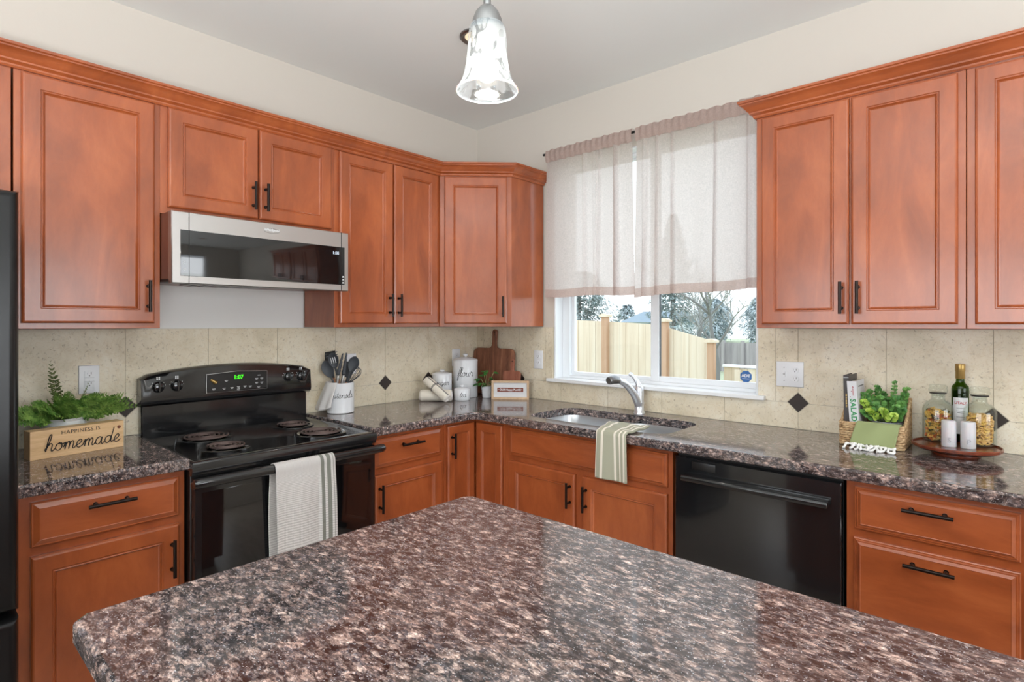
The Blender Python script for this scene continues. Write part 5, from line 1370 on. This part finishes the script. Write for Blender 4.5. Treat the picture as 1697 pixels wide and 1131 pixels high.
def pasta(label, x, y, kind, n, top, seed):
    rnd = random.Random(seed); mats = ['pasta_y', 'pasta_r', 'pasta_g'] if kind == 'fusilli' else ['pasta_p', 'pasta_y']
    mb = MB()
    for i in range(n):
        z = .012+(top-.012)*(i+.5)/n; rad = .0335*math.sqrt(rnd.random()) if rnd.random() < .35 else rnd.uniform(.028, .0365)
        if i > n*.9: rad = .033*math.sqrt(rnd.random())
        a = rnd.uniform(0, 6.28); c_ = Vector((rad*math.cos(a), rad*math.sin(a), z))
        tang = Vector((-math.sin(a), math.cos(a), rnd.uniform(-.8, .8))).normalized() if rad > .02 else Vector((rnd.uniform(-1, 1), rnd.uniform(-1, 1), rnd.uniform(-.4, .4))).normalized()
        if kind == 'fusilli':
            mb.cur = rnd.choices([0, 1, 2], [.62, .2, .18])[0]; L_ = .024; u = tang.orthogonal().normalized(); w_ = tang.cross(u); m_ = 16; vs = []
            for k_ in range(m_+1):
                p = c_+tang*(k_/m_-.5)*L_; th_ = k_/m_*math.pi*4.2; q = u*math.cos(th_)+w_*math.sin(th_)
                q2 = u*math.cos(th_+1.57)+w_*math.sin(th_+1.57)
                vs += [p+q*.0048, p+q2*.0011, p-q*.0048, p-q2*.0011]
            fs = []
            for k_ in range(m_):
                for j in range(4): j2 = (j+1) % 4; fs.append((4*k_+j, 4*k_+j2, 4*k_+4+j2, 4*k_+4+j))
            mb.add(vs, fs)
        else:
            mb.cur = rnd.choices([0, 1], [.7, .3])[0]; u = tang.orthogonal().normalized()
            pts = catmull([c_-tang*.008+u*.003, c_-tang*.003-u*.002, c_+tang*.003-u*.002, c_+tang*.008+u*.003], 2)
            mb.tube(pts, [.0022, .0028, .003, .0028, .0032, .0028, .0022], 6)
    o = mb.build('pasta', mats, None, ang=60, loc=(x, y, TZ)); tag(o, label, 'pasta', kind='stuff')
JL, JR = (2.591, -.108), (2.712, -.110)
jar('clear glass jar of coloured spiral pasta, left on the tray', *JL, 0); pasta('yellow, orange and green spiral pasta filling the left jar', *JL, 'fusilli', 230, .118, 3)
jar('clear glass jar of pale small pasta, right on the tray', *JR, 0); pasta('pale small curled pasta filling the right jar', *JR, 'curl', 520, .112, 6)
t = thing('oil_bottle', 'green oil bottle with gold cap and white label behind the jars', 'bottle', (2.653, -.052, TZ), R(6))
MB().lathe([(0, 0), (.024, 0), (.0265, .004), (.0265, .196), (.0255, .206), (.019, .214), (.0135, .222), (.0125, .236), (0, .236)], 36).build('bottle_body', 'bottle_glass', t, ang=50)
MB().lathe([(0, .004), (.0235, .004), (.0235, .190), (0, .190)], 28).build('oil', plain('dark_olive_oil', (62, 76, 20), .2), t, ang=50)
MB().lathe([(.0135, .234), (.0150, .236), (.0145, .262), (.0155, .264), (.0155, .288), (.0145, .290), (0, .290)], 28).build('cap', 'gold', t, ang=50)
mb = MB(); mb.grid(24, 2, lambda u, v: (.0269*math.sin((u-.5)*1.9), -.0269*math.cos((u-.5)*1.9), .03+.135*v)); mb.build('label', 'label', t, ang=80)
mm = text_mesh('LITALY', .0125, .0002, bold=.0003); mm.xf(UP); mm.v = [(.0273*math.sin(x/.0273), -.0273*math.cos(x/.0273)+y*.2, z) for x, y, z in mm.v]; mm.build('label_lettering', 'red_ink', t, smooth=False, loc=(0, 0, .145))
mb = MB()
for z, a in ((.125, .012), (.115, .014), (.108, .01), (.092, .013)): mb.grid(6, 1, lambda u, v: (.0273*math.sin((u-.5)*a/.0137), -.0273*math.cos((u-.5)*a/.0137), z+v*.0014))
mb.build('fine_print', 'grille', t)
def shaker(label, letter, x, y):
    t = thing('shaker', label, 'shaker', (x, y, TZ), R(8), 'salt and pepper shakers'); r = .0222; h_ = .094
    MB().lathe([(0, 0), (r-.001, 0), (r, .002), (r, h_-.004), (r-.003, h_), (0, h_)], 36).build('shaker_body', 'frost', t, ang=50)
    mm = text_mesh(letter, .024, .0012, bold=.0002); mm.xf(UP); rr_ = r+.0004
    mm.v = [(rr_*math.sin(x_/rr_), -rr_*math.cos(x_/rr_)+y_*.5, z_) for x_, y_, z_ in mm.v]; mm.build('embossed_letter', 'frost_letter', t, smooth=False, loc=(0, 0, .024))
shaker('frosted white salt shaker marked S on the tray', 'S', 2.630, -.196)
shaker('frosted white pepper shaker marked P on the tray', 'P', 2.684, -.190)

# ------------------------------------------------------------------ outdoors
GZ = -.55
tag(MB().box(-40, 25, .6, 70, GZ-.1, GZ).build('lawn', 'grass', smooth=False), kind='structure')
def fence(label, segs, posts, yv, board_w, mat, pmat, cap=True, rail=None, post_w=.12, name='wooden_fence'):
    t = thing(name, label, 'fence', (segs[0][0], yv, GZ))
    ox = segs[0][0]; rnd = random.Random(len(segs)*7)
    for (xa, za, xb, zb) in segs:
        mb = MB(); n = max(1, round((xb-xa)/board_w))
        for i in range(n):
            a = xa+(xb-xa)*i/n; b = xa+(xb-xa)*(i+1)/n; h0 = za+(zb-za)*i/n-GZ; h1 = za+(zb-za)*(i+1)/n-GZ; o_ = rnd.uniform(0, .006)
            mb.prism([(a-ox+.002, 0), (b-ox-.002, 0), (b-ox-.002, h1), (a-ox+.002, h0)], -.02-o_, -o_)
        mb.build('board_panel', mat, t, smooth=False)
    for (px_, pz) in posts:
        p = MB().box(px_-ox-post_w/2, px_-ox+post_w/2, -.14, -.02, 0, pz-GZ-.03).build('post', pmat, t, smooth=False)
        if cap:
            MB().box(px_-ox-post_w*.8, px_-ox+post_w*.8, -.18, .02, pz-GZ-.03, pz-GZ+.01).prism([(px_-ox-post_w*.7, pz-GZ+.01), (px_-ox+post_w*.7, pz-GZ+.01), (px_-ox+post_w*.35, pz-GZ+.035), (px_-ox-post_w*.35, pz-GZ+.035)], -.16, 0).build('post_cap', 'cedar', p, smooth=False)
    if rail: MB().box(segs[0][0]-ox, segs[-1][2]-ox, -.08, .03, rail-GZ-.04, rail-GZ).build('top_rail', 'trim', t, smooth=False)
    return t
fence('new pale cedar fence with capped posts outside the sink window', [(-7.2, 1.58, -3.40, 1.434), (-3.40, 1.434, -2.10, 1.36), (-2.10, 1.32, -1.21, 1.08)], [(-5.6, 1.66), (-3.40, 1.556), (-2.10, 1.453), (-1.215, 1.088)], 7.0, .14, 'cedar', 'cedar_post')
fence('low cedar fence with white top rail at the right of the window view', [(-1.14, .64, -.86, .62), (-.86, .60, 1.6, .56)], [(-.86, .61)], 7.3, .14, 'cedar', 'cedar', False, .66, .09)
fence('weathered grey fence beyond the low fence', [(-7.5, .64, -4.2, .62), (-4.2, .62, 1.0, .6)], [(-6.15, .74), (-5.38, .74), (-4.2, .72)], 20.0, .16, 'old_fence', 'old_fence', False)
def conifer(label, x, y, h, r, mat, seed, n=2600, kind='evergreen_tree', zb=.0, leaf=.34, rounded=False):
    rnd = random.Random(seed); t = thing(kind, label, 'tree', (x, y, GZ))
    MB().tube([(0, 0, 0), (0, 0, h*.9)], [.18, .05], 8).build('trunk', 'bark', t)
    mb = MB()
    for i in range(n):
        k_ = rnd.random()**.8; z = zb+h*(.06+.94*k_); rad = r*(1-k_)**.75*(.55+.45*abs(math.sin(z*5+seed)))*math.sqrt(rnd.uniform(.25, 1)); a = rnd.uniform(0, 6.28)
        if rounded: rad = r*math.sin(math.pi*min(.98, .18+.8*k_))**.6*(.75+.25*math.sin(a*3+z*2.1+seed))*math.sqrt(rnd.uniform(.3, 1))
        c_ = Vector((rad*math.cos(a), rad*math.sin(a), z)); d = Vector((math.cos(a)+rnd.uniform(-.5, .5), math.sin(a)+rnd.uniform(-.5, .5), rnd.uniform(-.7, .3)))
        leaflet(mb, c_, d, Vector((0, 0, 1)), leaf*rnd.uniform(.6, 1.2), leaf*.45, .2)
    mb.build('foliage', mat, t, smooth=False)
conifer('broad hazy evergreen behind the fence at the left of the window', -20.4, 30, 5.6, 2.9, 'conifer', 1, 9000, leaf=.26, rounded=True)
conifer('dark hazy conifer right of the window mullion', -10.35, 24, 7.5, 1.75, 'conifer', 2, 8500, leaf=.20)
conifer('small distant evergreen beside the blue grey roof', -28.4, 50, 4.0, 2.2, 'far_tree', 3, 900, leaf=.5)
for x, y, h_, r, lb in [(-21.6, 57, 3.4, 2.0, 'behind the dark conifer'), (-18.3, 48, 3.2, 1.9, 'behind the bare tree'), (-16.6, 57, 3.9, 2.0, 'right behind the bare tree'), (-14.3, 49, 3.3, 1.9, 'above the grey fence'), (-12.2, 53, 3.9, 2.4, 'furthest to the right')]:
    conifer('pale distant tree with haze in its colour, '+lb, x, y, h_+1, r, 'far_tree', int(x*-7), 4200, 'distant_tree', leaf=.30, rounded=True)
def bare(label, x, y, h, seed):
    rnd = random.Random(seed); t = thing('bare_tree', label, 'tree', (x, y, GZ)); mb = MB(); tw = MB()
    def br(p, d, L_, r, lv):
        pts = [p]; 
        for i in range(4): d = (d+Vector((rnd.uniform(-.22, .22), rnd.uniform(-.22, .22), rnd.uniform(-.05, .16)))).normalized(); pts.append(pts[-1]+d*L_/4)
        (mb if lv < 2 else tw).tube(pts, [r*(1-.12*i) for i in range(5)], 5 if lv < 2 else 3)
        if lv < 4:
            for k_ in range(4 if lv else 5):
                b = pts[rnd.randint(1, 4)]; dd = (d+Vector((rnd.uniform(-1, 1), rnd.uniform(-1, 1), rnd.uniform(-.3, .7)))).normalized(); br(b, dd, L_*rnd.uniform(.5, .72), r*.55, lv+1)
    br(Vector((0, 0, 0)), Vector((.05, 0, 1)), h*.45, .085, 0)
    mb.build('trunk', 'bark', t); tw.build('twigs', 'twig', t)
bare('bare winter tree with spreading branches right of the dark conifer', -6.9, 18.6, 4.6, 5)
bare('bare winter tree reaching in at the right edge of the window', -4.6, 15.5, 5.0, 12)
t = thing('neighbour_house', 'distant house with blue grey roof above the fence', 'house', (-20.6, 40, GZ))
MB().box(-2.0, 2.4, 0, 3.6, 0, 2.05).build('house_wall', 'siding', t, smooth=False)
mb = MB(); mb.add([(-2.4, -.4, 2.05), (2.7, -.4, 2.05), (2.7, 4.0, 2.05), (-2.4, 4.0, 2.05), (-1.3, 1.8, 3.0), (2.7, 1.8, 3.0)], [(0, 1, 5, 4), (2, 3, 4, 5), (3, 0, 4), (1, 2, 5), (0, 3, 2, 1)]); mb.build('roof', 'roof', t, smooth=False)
